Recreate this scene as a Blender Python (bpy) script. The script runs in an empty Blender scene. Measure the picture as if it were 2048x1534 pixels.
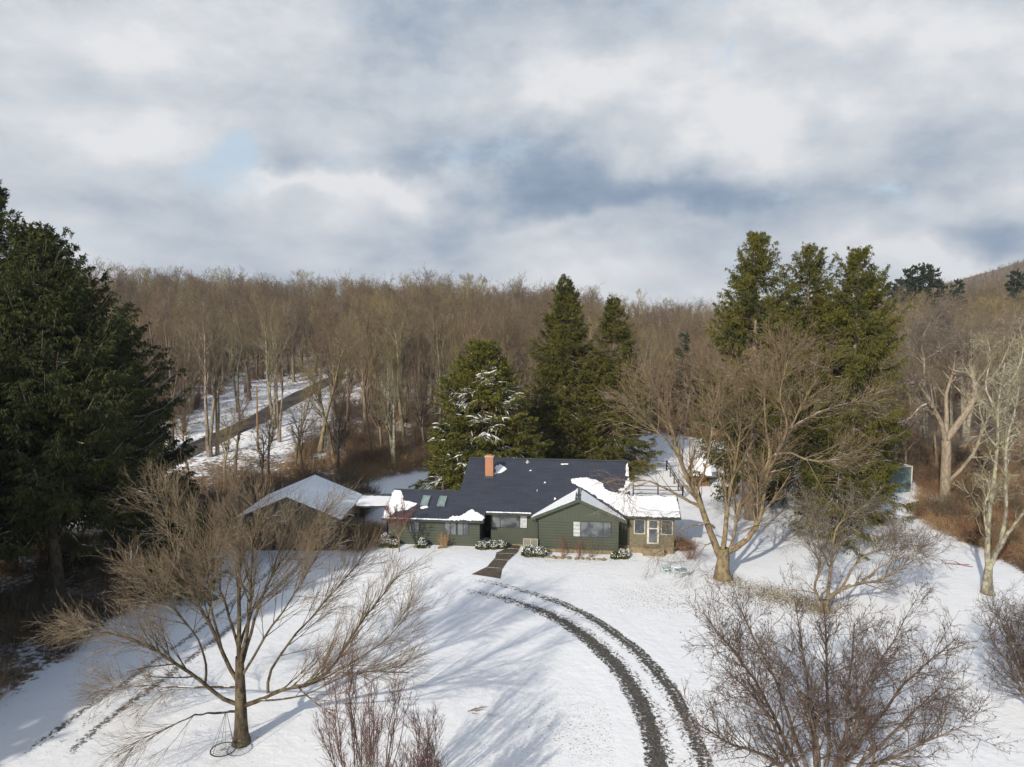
import bpy, bmesh, math, random
import numpy as np
from mathutils import Vector, Matrix
R = math.radians
S = bpy.context.scene
COL = S.collection

# ------------------------------------------------------------------ camera, sky, sun, exposure
CAM_H, PITCH, FPX = 20.0, R(4.78), 1400.0
cam_d = bpy.data.cameras.new('camera'); cam = bpy.data.objects.new('camera', cam_d); COL.objects.link(cam)
cam.location = (0, 0, CAM_H); cam.rotation_euler = (R(90) - PITCH, 0, 0)
cam_d.sensor_fit = 'HORIZONTAL'; cam_d.sensor_width = 36; cam_d.lens = 36 * FPX / 2048
cam_d.clip_start = .1; cam_d.clip_end = 6000
S.camera = cam

SUN_EL, SUN_AZ = R(27), R(31)          # shadows run 31 degrees right of straight ahead
sd = bpy.data.lights.new('sun', 'SUN'); sd.energy = 2.95; sd.angle = R(.7); sd.color = (1, .92, .80)
sun = bpy.data.objects.new('sun', sd); COL.objects.link(sun)
sun.rotation_euler = (R(90) - SUN_EL, 0, -SUN_AZ); sun.location = (-60, -90, 80)

S.view_settings.view_transform = 'Standard'; S.view_settings.look = 'None'
S.view_settings.gamma = 1; S.view_settings.exposure = .6
S.render.engine = 'CYCLES'
S.cycles.max_bounces = 5; S.cycles.diffuse_bounces = 2; S.cycles.glossy_bounces = 2
S.cycles.transparent_max_bounces = 6; S.cycles.transmission_bounces = 2; S.cycles.volume_bounces = 0
S.cycles.use_denoising = True; S.cycles.use_adaptive_sampling = True; S.cycles.adaptive_threshold = .012

def px_dir(px, py):
    X, Y = (px - 1024) / FPX, -(py - 767) / FPX
    c, s = math.cos(PITCH), math.sin(PITCH)
    return X, c + s * Y, -s + c * Y
def at(px, py, Y):                      # point seen at a pixel at forward distance Y
    x, y, z = px_dir(px, py); k = Y / y
    return (x * k, Y, CAM_H + z * k)

class NT:
    def __init__(s, tree): s.t = tree; s.n = tree.nodes; s.l = tree.links
    def new(s, typ, **kw):
        n = s.n.new(typ)
        for k, v in kw.items():
            if k.startswith('i_'): n.inputs[int(k[2:])].default_value = v
            else: setattr(n, k, v)
        return n
    def link(s, a, b): s.l.new(a, b)
    def val(s, x, sock):
        if hasattr(x, 'is_linked') or isinstance(x, bpy.types.NodeSocket): s.l.new(x, sock)
        else: sock.default_value = x
    def math(s, op, a, b=0.0, c=0.0, clamp=False):
        n = s.n.new('ShaderNodeMath'); n.operation = op; n.use_clamp = clamp
        for i, x in enumerate((a, b, c)): s.val(x, n.inputs[i])
        return n.outputs[0]
    def mix(s, f, a, b, mode='MIX'):
        n = s.n.new('ShaderNodeMix'); n.data_type = 'RGBA'; n.blend_type = mode; n.clamp_factor = True
        s.val(f, n.inputs[0])
        for x, i in ((a, 6), (b, 7)):
            if isinstance(x, (tuple, list)) and len(x) == 3: x = (*x, 1)
            s.val(x, n.inputs[i])
        return n.outputs[2]
    def noise(s, vec, scale, detail=4, rough=.55, dist=0.0):
        n = s.n.new('ShaderNodeTexNoise'); s.l.new(vec, n.inputs['Vector'])
        n.inputs['Scale'].default_value = scale; n.inputs['Detail'].default_value = detail
        n.inputs['Roughness'].default_value = rough; n.inputs['Distortion'].default_value = dist
        return n.outputs[0]
    def ss(s, x, a, b):                 # smoothstep
        n = s.n.new('ShaderNodeMapRange'); n.interpolation_type = 'SMOOTHSTEP'
        s.val(x, n.inputs[0]); n.inputs[1].default_value = a; n.inputs[2].default_value = b
        return n.outputs[0]
    def attr(s, name):
        n = s.n.new('ShaderNodeAttribute'); n.attribute_name = name; return n.outputs['Fac']

# ---- sky: physical sky behind a broken deck of winter clouds
W = bpy.data.worlds.new('World'); S.world = W; W.use_nodes = True
W.node_tree.nodes.clear(); t = NT(W.node_tree)
out = t.new('ShaderNodeOutputWorld'); bg = t.new('ShaderNodeBackground'); bg.inputs[1].default_value = .1
t.link(bg.outputs[0], out.inputs[0])
sky = t.new('ShaderNodeTexSky', sky_type='NISHITA', sun_disc=False, sun_elevation=SUN_EL, sun_rotation=R(180) + SUN_AZ,
            air_density=1.2, dust_density=1.5, ozone_density=1.5)
tc = t.new('ShaderNodeTexCoord'); sep = t.new('ShaderNodeSeparateXYZ'); t.link(tc.outputs['Generated'], sep.inputs[0])
dx, dy, dz = sep.outputs
zz = t.math('ADD', t.math('ABSOLUTE', dz), .11)
comb = t.new('ShaderNodeCombineXYZ'); t.link(t.math('DIVIDE', dx, zz), comb.inputs[0]); t.link(t.math('DIVIDE', dy, zz), comb.inputs[1])
cp = comb.outputs[0]
n_big = t.noise(cp, .55, 9, .56, .4)
mpp = t.new('ShaderNodeMapping'); mpp.inputs['Scale'].default_value = (1, 1, 1.9); mpp.inputs['Location'].default_value = (.35, .1, .2); t.link(tc.outputs['Generated'], mpp.inputs[0])
def shifted(o): n = t.new('ShaderNodeVectorMath', operation='ADD'); t.link(mpp.outputs[0], n.inputs[0]); n.inputs[1].default_value = o; return n.outputs[0]
PS, PD, PR = 2.6, 11, .57
n_puff = t.noise(mpp.outputs[0], PS, PD, PR, .15); n_fine = t.noise(mpp.outputs[0], 8.0, 10, .62, .1)
n_up = t.noise(shifted((-.02, .01, .11)), PS, PD, PR, .15)
# warp for the cloud banks
wv = t.new('ShaderNodeTexNoise'); t.link(tc.outputs['Generated'], wv.inputs['Vector']); wv.inputs['Scale'].default_value = 6.0; wv.inputs['Detail'].default_value = 8
ws = t.new('ShaderNodeSeparateColor'); t.link(wv.outputs['Color'], ws.inputs[0])
yy = t.math('MAXIMUM', dy, .05)
sx = t.math('ADD', t.math('DIVIDE', dx, yy), t.math('MULTIPLY', t.math('SUBTRACT', ws.outputs[0], .5), .60))
sz = t.math('ADD', t.math('DIVIDE', dz, yy), t.math('MULTIPLY', t.math('SUBTRACT', ws.outputs[1], .5), .26))
def bank(px, py, rx, ry, amp):
    x, y, z = px_dir(px, py)
    a = t.math('MULTIPLY', t.math('SUBTRACT', sx, x / y), FPX / rx); b = t.math('MULTIPLY', t.math('SUBTRACT', sz, z / y), FPX / ry)
    e = t.math('POWER', 2.718, t.math('MULTIPLY', t.math('ADD', t.math('MULTIPLY', a, a), t.math('MULTIPLY', b, b)), -1))
    return t.math('MULTIPLY', e, amp)
def total(lst):
    s = None
    for b in lst: s = bank(*b) if s is None else t.math('ADD', s, bank(*b))
    return s
tone = total([(900, 290, 340, 55, -.20), (1000, 345, 280, 50, -.23), (1390, 395, 240, 50, -.25), (1180, 385, 220, 45, -.16), (1950, 425, 190, 50, -.40), (960, 35, 270, 90, -.24),
              (1800, 230, 300, 90, -.13), (600, 225, 380, 45, -.08), (370, 385, 190, 40, -.10), (905, 430, 170, 24, -.12), (1030, 545, 300, 24, -.06), (450, 500, 600, 40, -.06), (1300, 480, 300, 26, -.06),
              (330, 90, 320, 70, .08), (1070, 160, 160, 65, .22), (1450, 250, 210, 75, .22), (280, 265, 200, 50, .10), (245, 262, 34, 14, .22), (720, 362, 200, 26, .30), (1850, 500, 260, 26, .16), (1640, 60, 200, 50, .12), (1080, 440, 150, 22, .12)])
hole = total([(515, 322, 135, 42, .80), (590, 330, 60, 18, .2), (1430, 150, 150, 40, .28), (1535, 125, 50, 28, .28), (1750, 400, 90, 26, .34), (1250, 15, 90, 30, .2),
              (1300, 530, 420, 22, .14), (600, 470, 260, 20, .14), (1500, 30, 60, 25, .22)])
b = t.math('ADD', t.math('ADD', t.math('MULTIPLY', t.math('SUBTRACT', n_big, .5), .30), t.math('MULTIPLY', t.math('SUBTRACT', n_fine, .5), .62)),
           t.math('ADD', t.math('MULTIPLY', t.math('SUBTRACT', n_puff, .5), .75), t.math('MULTIPLY', t.math('SUBTRACT', n_puff, n_up), .85)))
tb = t.math('ADD', t.math('ADD', b, .77), t.math('MULTIPLY', tone, 1.25), clamp=True)
cr = t.new('ShaderNodeValToRGB'); t.link(tb, cr.inputs[0])
els = cr.color_ramp.elements
els[0].position = .0; els[0].color = (.185, .265, .40, 1)
els[1].position = 1.0; els[1].color = (.88, .89, .91, 1)
for p, c in ((.36, (.35, .435, .555)), (.58, (.53, .59, .67)), (.80, (.70, .74, .79))):
    e = els.new(p); e.color = (*c, 1)
gain = t.new('ShaderNodeVectorMath', operation='SCALE'); t.link(cr.outputs[0], gain.inputs[0]); gain.inputs[3].default_value = 6.0
hz = t.math('ADD', hole, t.math('ADD', t.math('MULTIPLY', t.math('SUBTRACT', n_fine, .5), 1.9), t.math('MULTIPLY', t.math('SUBTRACT', .5, n_puff), .8)))
front = t.math('MULTIPLY', t.ss(hz, .12, .75), .75)
# it is clear behind the camera, where the sun stands
clear = t.ss(t.math('ADD', t.math('SUBTRACT', t.math('MULTIPLY', dz, .55), t.math('MULTIPLY', dy, 1.0)), t.math('MULTIPLY', t.math('SUBTRACT', n_big, .5), .5)), -.12, .2)
hmask = t.math('MAXIMUM', front, t.math('MULTIPLY', clear, .93))
skyg = t.new('ShaderNodeVectorMath', operation='SCALE'); t.link(sky.outputs[0], skyg.inputs[0]); skyg.inputs[3].default_value = 1.0
skc = t.mix(t.math('MULTIPLY', t.math('SUBTRACT', 1, clear), .7), skyg.outputs[0], (3.6, 4.5, 5.5))
t.link(t.mix(hmask, gain.outputs[0], skc), bg.inputs[0])

# ------------------------------------------------------------------ helpers
rng = np.random.default_rng(7)
random.seed(5)

def smooth(x, a, b):
    u = np.clip((np.asarray(x, float) - a) / (b - a), 0, 1); return u * u * (3 - 2 * u)
def H(x, y):
    x = np.asarray(x, float); y = np.asarray(y, float)
    tt = x / np.maximum(y, 60)
    h = .45 * smooth(-x, -4, 4) * smooth(y, 46, 57)
    d = np.maximum(y - 74, 0)
    h = h + .07 * np.minimum(d * d / (d + 6), 74)
    k = np.interp(tt, [-1, -.55, -.3, -.05, .27, .38, .6, .9], [.118, .105, .095, .085, .040, .047, .085, .12])
    e = np.clip(y - 150, 0, 210)
    h = h + k * e * smooth(e, -30, 60) - .03 * np.maximum(y - 360, 0) * smooth(y, 360, 420) * (y < 2000)
    h = np.maximum(h, -2)
    w = smooth(y, 72, 130)
    h = h + w * (.7 * np.sin(x / 17 + 1.3) * np.sin(y / 23 + .4) + .35 * np.sin(x / 7.1 + y / 9.3))
    f = smooth(y, 200, 330)
    h = h + f * 2.2 * np.sin(x / 55 + .6) * np.cos(y / 70)
    h = h + 150 * np.exp(-((x - 1000) / 450) ** 2 - ((y - 1000) / 330) ** 2) * smooth(y, 420, 700)
    h = h + .05 * np.sin(x / 5.3 + 2) * np.sin(y / 6.7) * (1 - w)
    return h
def ground(px, py):
    x, y, z = px_dir(px, py); lo, hi = 5., 600.
    Y = 20.
    for i in range(4000):               # march to the terrain
        k = Y / y
        if CAM_H + z * k <= float(H(x * k, Y)): break
        Y += .12
    return (x * k, Y, float(H(x * k, Y)))

def mesh_obj(name, V, F, mats, parent=None, smooth_=False, midx=None, loc=None):
    """V (n,3); F list of (m,k) index arrays."""
    me = bpy.data.meshes.new(name)
    V = np.asarray(V, np.float32).reshape(-1, 3)
    F = [np.asarray(f, np.int32) for f in (F if isinstance(F, list) else [F]) if len(f)]
    me.vertices.add(len(V)); me.vertices.foreach_set('co', V.ravel())
    tot = np.concatenate([np.full(len(f), f.shape[1], np.int32) for f in F])
    idx = np.concatenate([f.ravel() for f in F])
    me.loops.add(len(idx)); me.loops.foreach_set('vertex_index', idx)
    me.polygons.add(len(tot)); st = np.concatenate([[0], np.cumsum(tot)[:-1]]).astype(np.int32)
    me.polygons.foreach_set('loop_start', st); me.polygons.foreach_set('loop_total', tot)
    if smooth_: me.polygons.foreach_set('use_smooth', np.ones(len(tot), bool))
    for m in (mats if isinstance(mats, (list, tuple)) else [mats]): me.materials.append(m)
    if midx is not None: me.polygons.foreach_set('material_index', np.asarray(midx, np.int32))
    me.update(calc_edges=True)
    o = bpy.data.objects.new(name, me); COL.objects.link(o)
    if parent: o.parent = parent
    if loc is not None: o.location = loc
    return o
class MB:
    def __init__(s): s.v = []; s.f = []
    def add(s, pts, faces):
        n = len(s.v); s.v += [tuple(p) for p in pts]; s.f += [tuple(n + i for i in f) for f in faces]
    def box(s, a, b):
        (x0, y0, z0), (x1, y1, z1) = a, b
        s.add([(x0, y0, z0), (x1, y0, z0), (x1, y1, z0), (x0, y1, z0), (x0, y0, z1), (x1, y0, z1), (x1, y1, z1), (x0, y1, z1)],
              [(3, 2, 1, 0), (4, 5, 6, 7), (0, 1, 5, 4), (1, 2, 6, 5), (2, 3, 7, 6), (3, 0, 4, 7)])
    def beam(s, a, b, r, r2=None, n=8, up=None):
        a = Vector(a); b = Vector(b); d = (b - a).normalized(); q = d.to_track_quat('Z', 'Y'); r2 = r if r2 is None else r2
        c = [q @ Vector((math.cos(2 * math.pi * (i + .5) / n), math.sin(2 * math.pi * (i + .5) / n), 0)) for i in range(n)]
        s.add([a + v * r for v in c] + [b + v * r2 for v in c],
              [tuple(reversed(range(n))), tuple(range(n, 2 * n))] + [(i, (i + 1) % n, n + (i + 1) % n, n + i) for i in range(n)])
    def path(s, pts, r, n=8):
        for a, b in zip(pts[:-1], pts[1:]): s.beam(a, b, r, n=n)
    def build(s, name, mat, parent=None, loc=None, bevel=0):
        me = bpy.data.meshes.new(name); me.from_pydata(s.v, [], s.f); me.materials.append(mat); me.update()
        if bevel:
            bm = bmesh.new(); bm.from_mesh(me); bmesh.ops.bevel(bm, geom=bm.edges[:], offset=bevel, segments=1, affect='EDGES'); bm.to_mesh(me); bm.free()
        o = bpy.data.objects.new(name, me); COL.objects.link(o)
        if parent: o.parent = parent
        if loc is not None: o.location = loc
        return o
def tag(o, label=None, cat=None, group=None, kind=None):
    if label: o['label'] = label
    if cat: o['category'] = cat
    if group: o['group'] = group
    if kind: o['kind'] = kind
    return o
def empty(name, loc, label, cat, group=None, rz=0):
    o = bpy.data.objects.new(name, None); COL.objects.link(o); o.location = loc; o.rotation_euler = (0, 0, rz)
    o.empty_display_size = .3
    return tag(o, label, cat, group)
def copy_tree(o, loc, rz, sc, label=None, parent=None):
    c = o.copy(); COL.objects.link(c)
    if parent is None: c.location = loc; c.rotation_euler = (0, 0, rz); c.scale = sc
    else: c.parent = parent
    if label: c['label'] = label
    for ch in [k for k in o.children]: copy_tree(ch, None, 0, None, None, c)
    return c

# ------------------------------------------------------------------ materials
def mat(name, fn):
    m = bpy.data.materials.new(name); m.use_nodes = True; t = NT(m.node_tree)
    p = t.n['Principled BSDF']; p.inputs['Roughness'].default_value = .8; p.inputs['Specular IOR Level'].default_value = .25
    fn(t, p); return m
def obj_vec(t): return t.new('ShaderNodeTexCoord').outputs['Object']
def pos_vec(t): return t.new('ShaderNodeNewGeometry').outputs['Position']
def bump(t, p, h, dist, strength=1.0):
    b = t.new('ShaderNodeBump'); b.inputs['Distance'].default_value = dist; b.inputs['Strength'].default_value = strength
    t.link(h, b.inputs['Height']); t.link(b.outputs[0], p.inputs['Normal'])
def two(c1, c2, scale=3., rough=.8, detail=5, bd=0., spec=.25, contrast=(.35, .65)):
    def fn(t, p):
        v = obj_vec(t); n = t.noise(v, scale, detail)
        t.link(t.mix(t.ss(n, *contrast), c1, c2), p.inputs['Base Color']); p.inputs['Roughness'].default_value = rough
        p.inputs['Specular IOR Level'].default_value = spec
        if bd: bump(t, p, n, bd)
    return fn
SNOW1, SNOW2 = (.76, .775, .80), (.86, .87, .885)
def snow_fn(t, p):
    v = pos_vec(t); n = t.noise(v, .8, 6); t.link(t.mix(n, SNOW1, SNOW2), p.inputs['Base Color'])
    p.inputs['Roughness'].default_value = .6; bump(t, p, t.noise(v, 5, 5), .04)
M_snow = mat('snow', snow_fn)

def bark(name, c1, c2, snow=.5, sc=5.0, lich=None):
    def fn(t, p):
        v = obj_vec(t); mp = t.new('ShaderNodeMapping'); mp.inputs['Scale'].default_value = (1, 1, .35); t.link(v, mp.inputs[0])
        n = t.noise(mp.outputs[0], sc, 6, .6)
        oi = t.new('ShaderNodeObjectInfo').outputs['Random']
        base = t.mix(t.ss(n, .35, .65), c1, c2)
        base = t.mix(t.math('MULTIPLY', oi, .35), base, tuple(x * .6 for x in c1))
        base = t.mix(t.math('MULTIPLY', t.ss(oi, .6, 1), .35), base, tuple(x * 1.3 for x in c2))
        if lich: base = t.mix(t.math('MULTIPLY', t.ss(t.noise(v, 2.3, 5), .48, .6), .75), base, lich)
        g = t.new('ShaderNodeNewGeometry'); sp = t.new('ShaderNodeSeparateXYZ'); t.link(g.outputs['Normal'], sp.inputs[0])
        s = t.math('MULTIPLY', t.ss(sp.outputs[2], .62, .85), t.ss(t.noise(v, 1.6, 3), .62 - .22 * snow, .70 - .2 * snow))
        t.link(t.mix(s, base, (.82, .83, .86)), p.inputs['Base Color'])
        p.inputs['Roughness'].default_value = .85; p.inputs['Specular IOR Level'].default_value = .15
        bump(t, p, n, .03)
    return mat(name, fn)
M_bark = bark('bark', (.115, .085, .062), (.24, .19, .145), .45)
M_bark_gold = bark('bark_golden', (.10, .075, .05), (.25, .185, .12), .5, lich=(.23, .20, .10))
M_bark_brown = bark('bark_brown', (.035, .026, .019), (.105, .08, .055), .5, lich=(.13, .115, .065))
M_bark_pale = bark('bark_pale', (.17, .14, .10), (.36, .30, .23), .4)
M_bark_lich = bark('bark_lichen', (.13, .11, .085), (.26, .24, .19), .5, lich=(.36, .35, .23))
M_twig = bark('twig', (.14, .105, .07), (.25, .195, .13), .25)
M_twig_grey = bark('twig_grey', (.13, .105, .085), (.23, .19, .155), .55)
M_twig_dark = bark('twig_dark', (.07, .05, .04), (.15, .115, .09), .3)
M_twig_red = bark('twig_red', (.16, .055, .045), (.26, .12, .09), .1)
M_twig_wood = bark('twig_woodland', (.112, .086, .056), (.188, .145, .092), .2, sc=.6)
M_twig_woodred = bark('twig_woodland_red', (.115, .078, .054), (.19, .125, .084), .2, sc=.6)
M_twig_woodol = bark('twig_woodland_olive', (.165, .135, .066), (.275, .225, .115), .2, sc=.6)
M_brush_tan = bark('brush_tan', (.27, .17, .085), (.46, .31, .17), .35, sc=1.5)
M_brush_red = bark('brush_red', (.16, .082, .05), (.28, .15, .09), .2, sc=1.5)
M_brush_dark = bark('brush_dark', (.075, .05, .035), (.15, .105, .075), .3, sc=1.5)

def needle(name, c1, c2, c3, snowy=0.0):
    def fn(t, p):
        v = obj_vec(t); n = t.noise(v, .55, 4); n2 = t.noise(v, 3.5, 3)
        c = t.mix(t.ss(n, .36, .62), c1, c2); c = t.mix(t.math('MULTIPLY', t.ss(n2, .52, .7), .7), c, c3)
        t.link(c, p.inputs['Base Color']); p.inputs['Roughness'].default_value = .7; p.inputs['Specular IOR Level'].default_value = .15
        tr = t.new('ShaderNodeBsdfTranslucent'); t.link(c, tr.inputs[0])
        mx = t.new('ShaderNodeMixShader'); mx.inputs[0].default_value = .22
        t.link(p.outputs[0], mx.inputs[1]); t.link(tr.outputs[0], mx.inputs[2]); t.link(mx.outputs[0], t.n['Material Output'].inputs[0])
    return mat(name, fn)
M_needle = needle('needles', (.045, .056, .016), (.112, .108, .019), (.18, .15, .034))
M_needle_dk = needle('needles_dark', (.030, .043, .017), (.060, .070, .020), (.12, .11, .028))
M_needle_hem = needle('needles_hemlock', (.058, .072, .016), (.15, .148, .024), (.215, .18, .04))
M_pine = needle('needles_pine', (.026, .040, .026), (.036, .052, .032), (.05, .065, .035))

# ------------------------------------------------------------------ tree growing
def unit(a): return a / np.maximum(np.linalg.norm(a, axis=-1, keepdims=True), 1e-9)
def walk(P0, D0, L, K, wob, up, g, bend=None):
    N = len(P0); P = np.zeros((N, K, 3)); P[:, 0] = P0; D = D0.copy(); st = (L / (K - 1))[:, None]
    for k in range(1, K):
        D = D + g.normal(0, wob, (N, 3)); D[:, 2] += up; D = unit(D)
        P[:, k] = P[:, k - 1] + D * st
    return P
def spawn(P, Rd, n, g, t0=.2, t1=1., ang=.7, angv=.2, L=(1, 2), K=5, wob=.1, up=.05, r=.5, tip=.15, fall=.5, rmin=.004, rmax=9):
    N, Kp = Rd.shape
    ln = np.linalg.norm(np.diff(P, axis=1), axis=2).sum(1)
    i = g.choice(N, n, p=ln / ln.sum()); u = t0 + (t1 - t0) * g.random(n) ** .8
    s = u * (Kp - 1); k = np.minimum(s.astype(int), Kp - 2); f = (s - k)[:, None]
    p = P[i, k] * (1 - f) + P[i, k + 1] * f; rr = Rd[i, k] * (1 - f[:, 0]) + Rd[i, k + 1] * f[:, 0]
    T = unit(P[i, k + 1] - P[i, k]); q = unit(np.cross(T, g.normal(0, 1, (n, 3))))
    a = (ang + g.normal(0, angv, n))[:, None]; D = unit(T * np.cos(a) + q * np.sin(a))
    le = g.uniform(*L, n) * (1 - fall * u)
    C = walk(p, D, le, K, wob, up, g)
    r0 = np.clip(rr * r, rmin, rmax)
    RR = r0[:, None] * (1 + (tip - 1) * np.linspace(0, 1, K)[None] ** .9)
    return C, np.maximum(RR, rmin * .7)
def tubes(lst):
    """lst of (P, R, sides) -> verts, quads"""
    V = []; F = []; off = 0
    for P, Rd, n in lst:
        N, K = Rd.shape
        T = np.gradient(P, axis=1); T = unit(T)
        ref = np.where(np.abs(T[:, :1, 2:3]) > .8, np.array([1., .1, 0]), np.array([0, .1, 1.])); ref = np.broadcast_to(ref, T.shape)
        A = unit(np.cross(T, ref)); B = np.cross(T, A)
        th = np.arange(n) / n * 2 * np.pi
        v = P[:, :, None] + Rd[:, :, None, None] * (A[:, :, None] * np.cos(th)[:, None] + B[:, :, None] * np.sin(th)[:, None])
        idx = off + np.arange(N * K * n).reshape(N, K, n); nx = np.roll(idx, -1, axis=2)
        F.append(np.stack([idx[:, :-1], nx[:, :-1], nx[:, 1:], idx[:, 1:]], -1).reshape(-1, 4)); V.append(v.reshape(-1, 3)); off += N * K * n
    return np.concatenate(V), np.concatenate(F)
def resample(pts, rads, K):
    pts = np.asarray(pts, float); d = np.r_[0, np.cumsum(np.linalg.norm(np.diff(pts, axis=0), axis=1))]
    u = np.linspace(0, d[-1], K)
    P = np.stack([np.interp(u, d, pts[:, j]) for j in range(3)], 1)
    for _ in range(2): P[1:-1] = P[1:-1] * .5 + (P[:-2] + P[2:]) * .25
    return P, np.interp(u, [0, d[-1]], rads)

def flare(P, Rd, z0, amt):
    Rd = Rd.copy(); h = P[..., 2] - z0; return Rd * (1 + amt * np.exp(-np.maximum(h, 0) / .35))
def wild_tree(name, seed, Ht, lod, limb_ang=.55, spread=1., barkm=M_bark, twigm=M_twig_wood, fork=.35, two_parts=True, lean=.0, label=None, cat='tree', group=None):
    g = np.random.default_rng(seed)
    n0 = 1 if g.random() > .3 else 2
    D = unit(np.stack([g.normal(0, .05 + lean, n0), g.normal(0, .05 + lean, n0), np.ones(n0)], 1))
    P0 = walk(np.zeros((n0, 3)), D, np.full(n0, Ht * .86), 9, .05, .03, g); R0 = (Ht * .0165) * np.linspace(1, .16, 9)[None] * np.ones((n0, 1))
    R0 = flare(P0, R0, 0, .5)
    P1, R1 = spawn(P0, R0, int(13 * n0 ** .5), g, fork, .95, limb_ang, .18, (Ht * .30 * spread, Ht * .48 * spread), 7, .09, .09, .6, .2, .45, .02)
    n2, n3, n4 = ((60, 430, 1700) if lod == 0 else (34, 200, 700))
    P2, R2 = spawn(P1, R1, n2, g, .2, 1, .55, .2, (Ht * .13, Ht * .24), 6, .12, .07, .6, .25, .4, .014 if lod == 0 else .03)
    PP = np.concatenate([P2, P1[:, ::1][:, :6]], 0); RR = np.concatenate([R2, R1[:, :6]], 0)
    P3, R3 = spawn(PP, RR, n3, g, .15, 1, .65, .25, (Ht * .05, Ht * .11), 4, .19, .03, .6, .35, .3, .010 if lod == 0 else .026)
    P4, R4 = spawn(P3, R3, n4, g, .1, 1, .65, .25, (Ht * .025, Ht * .055), 3, .16, .02, .7, .5, .2, .0075 if lod == 0 else .022)
    big = tubes([(P0, R0, 7), (P1, R1, 5), (P2, R2, 4 if lod == 0 else 3)]); tw = tubes([(P3, R3, 3), (P4, R4, 3)])
    if two_parts:
        root = empty(name, (0, 0, 0), label, cat, group)
        mesh_obj('trunk', *big, barkm, root, True); mesh_obj('crown', *tw, twigm, root)
        return root
    V = np.concatenate([big[0], tw[0]]); F = np.concatenate([big[1], tw[1] + len(big[0])])
    o = mesh_obj(name, V, F, [barkm, twigm], midx=np.r_[np.zeros(len(big[1])), np.ones(len(tw[1]))])
    return o
def hero(name, base, limbs, barkm, twigm, seed, label, cat='tree', n=(90, 900, 5200, 9000), lens=((1.6, 3.4), (.8, 1.6), (.4, .8)), up=.06, rt=(.012, .007, .0045),
         ang=.5, flare_amt=.5, extra=None, group=None, skip=1, wob=.09, fall=(.35, .3)):
    """limbs: list of (points in world, r0, r1, tw)"""
    g = np.random.default_rng(seed); root = empty(name, base, label, cat, group); b = np.array(base)
    Ps = []; Rs = []; trunk = []
    for i, (pts, r0, r1) in enumerate(limbs):
        P, Rd = resample(np.asarray(pts) - b, (r0, r1), 14)
        P = P + np.cumsum(g.normal(0, .012 * (1 + 2 * (i > 0)), P.shape), 0) * (i > 0)
        Rd = flare(P, Rd, 0, flare_amt); Ps.append(P); Rs.append(Rd)
    P0 = np.stack(Ps); R0 = np.stack(Rs)
    P1, R1 = spawn(P0[skip:], R0[skip:], n[0], g, .22, 1, ang, .18, lens[0], 7, wob * .8, up, .5, .22, fall[0], rt[0] * 1.15)
    if n[0]:
        Pt = np.concatenate([P0[skip:, 7:], P1]); Rt = np.concatenate([R0[skip:, 7:], R1])
    P2, R2 = spawn(Pt, Rt, n[1], g, .12, 1, ang, .18, lens[1], 6, wob, up, .6, .3, fall[1], rt[0])
    P3, R3 = spawn(P2, R2, n[2], g, .1, 1, ang, .18, lens[2], 4, wob * 1.1, up, .65, .4, .3, rt[1])
    tws = [(P2, R2, 3), (P3, R3, 3)]
    if n[3]:
        P4, R4 = spawn(P3, R3, n[3], g, .1, 1, ang, .2, (lens[2][0] * .45, lens[2][1] * .5), 3, .1, up, .7, .5, .2, rt[2]); tws.append((P4, R4, 3))
    mesh_obj('trunk', *tubes([(P0, R0, 10)]), barkm, root, True)
    a_, b2_ = tubes([(P1, R1, 5)]), tubes(tws)
    mesh_obj('crown', np.concatenate([a_[0], b2_[0]]), np.concatenate([a_[1], b2_[1] + len(a_[0])]), [barkm, twigm], root, midx=np.r_[np.zeros(len(a_[1])), np.ones(len(b2_[1]))])
    return root, P3, g

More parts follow.
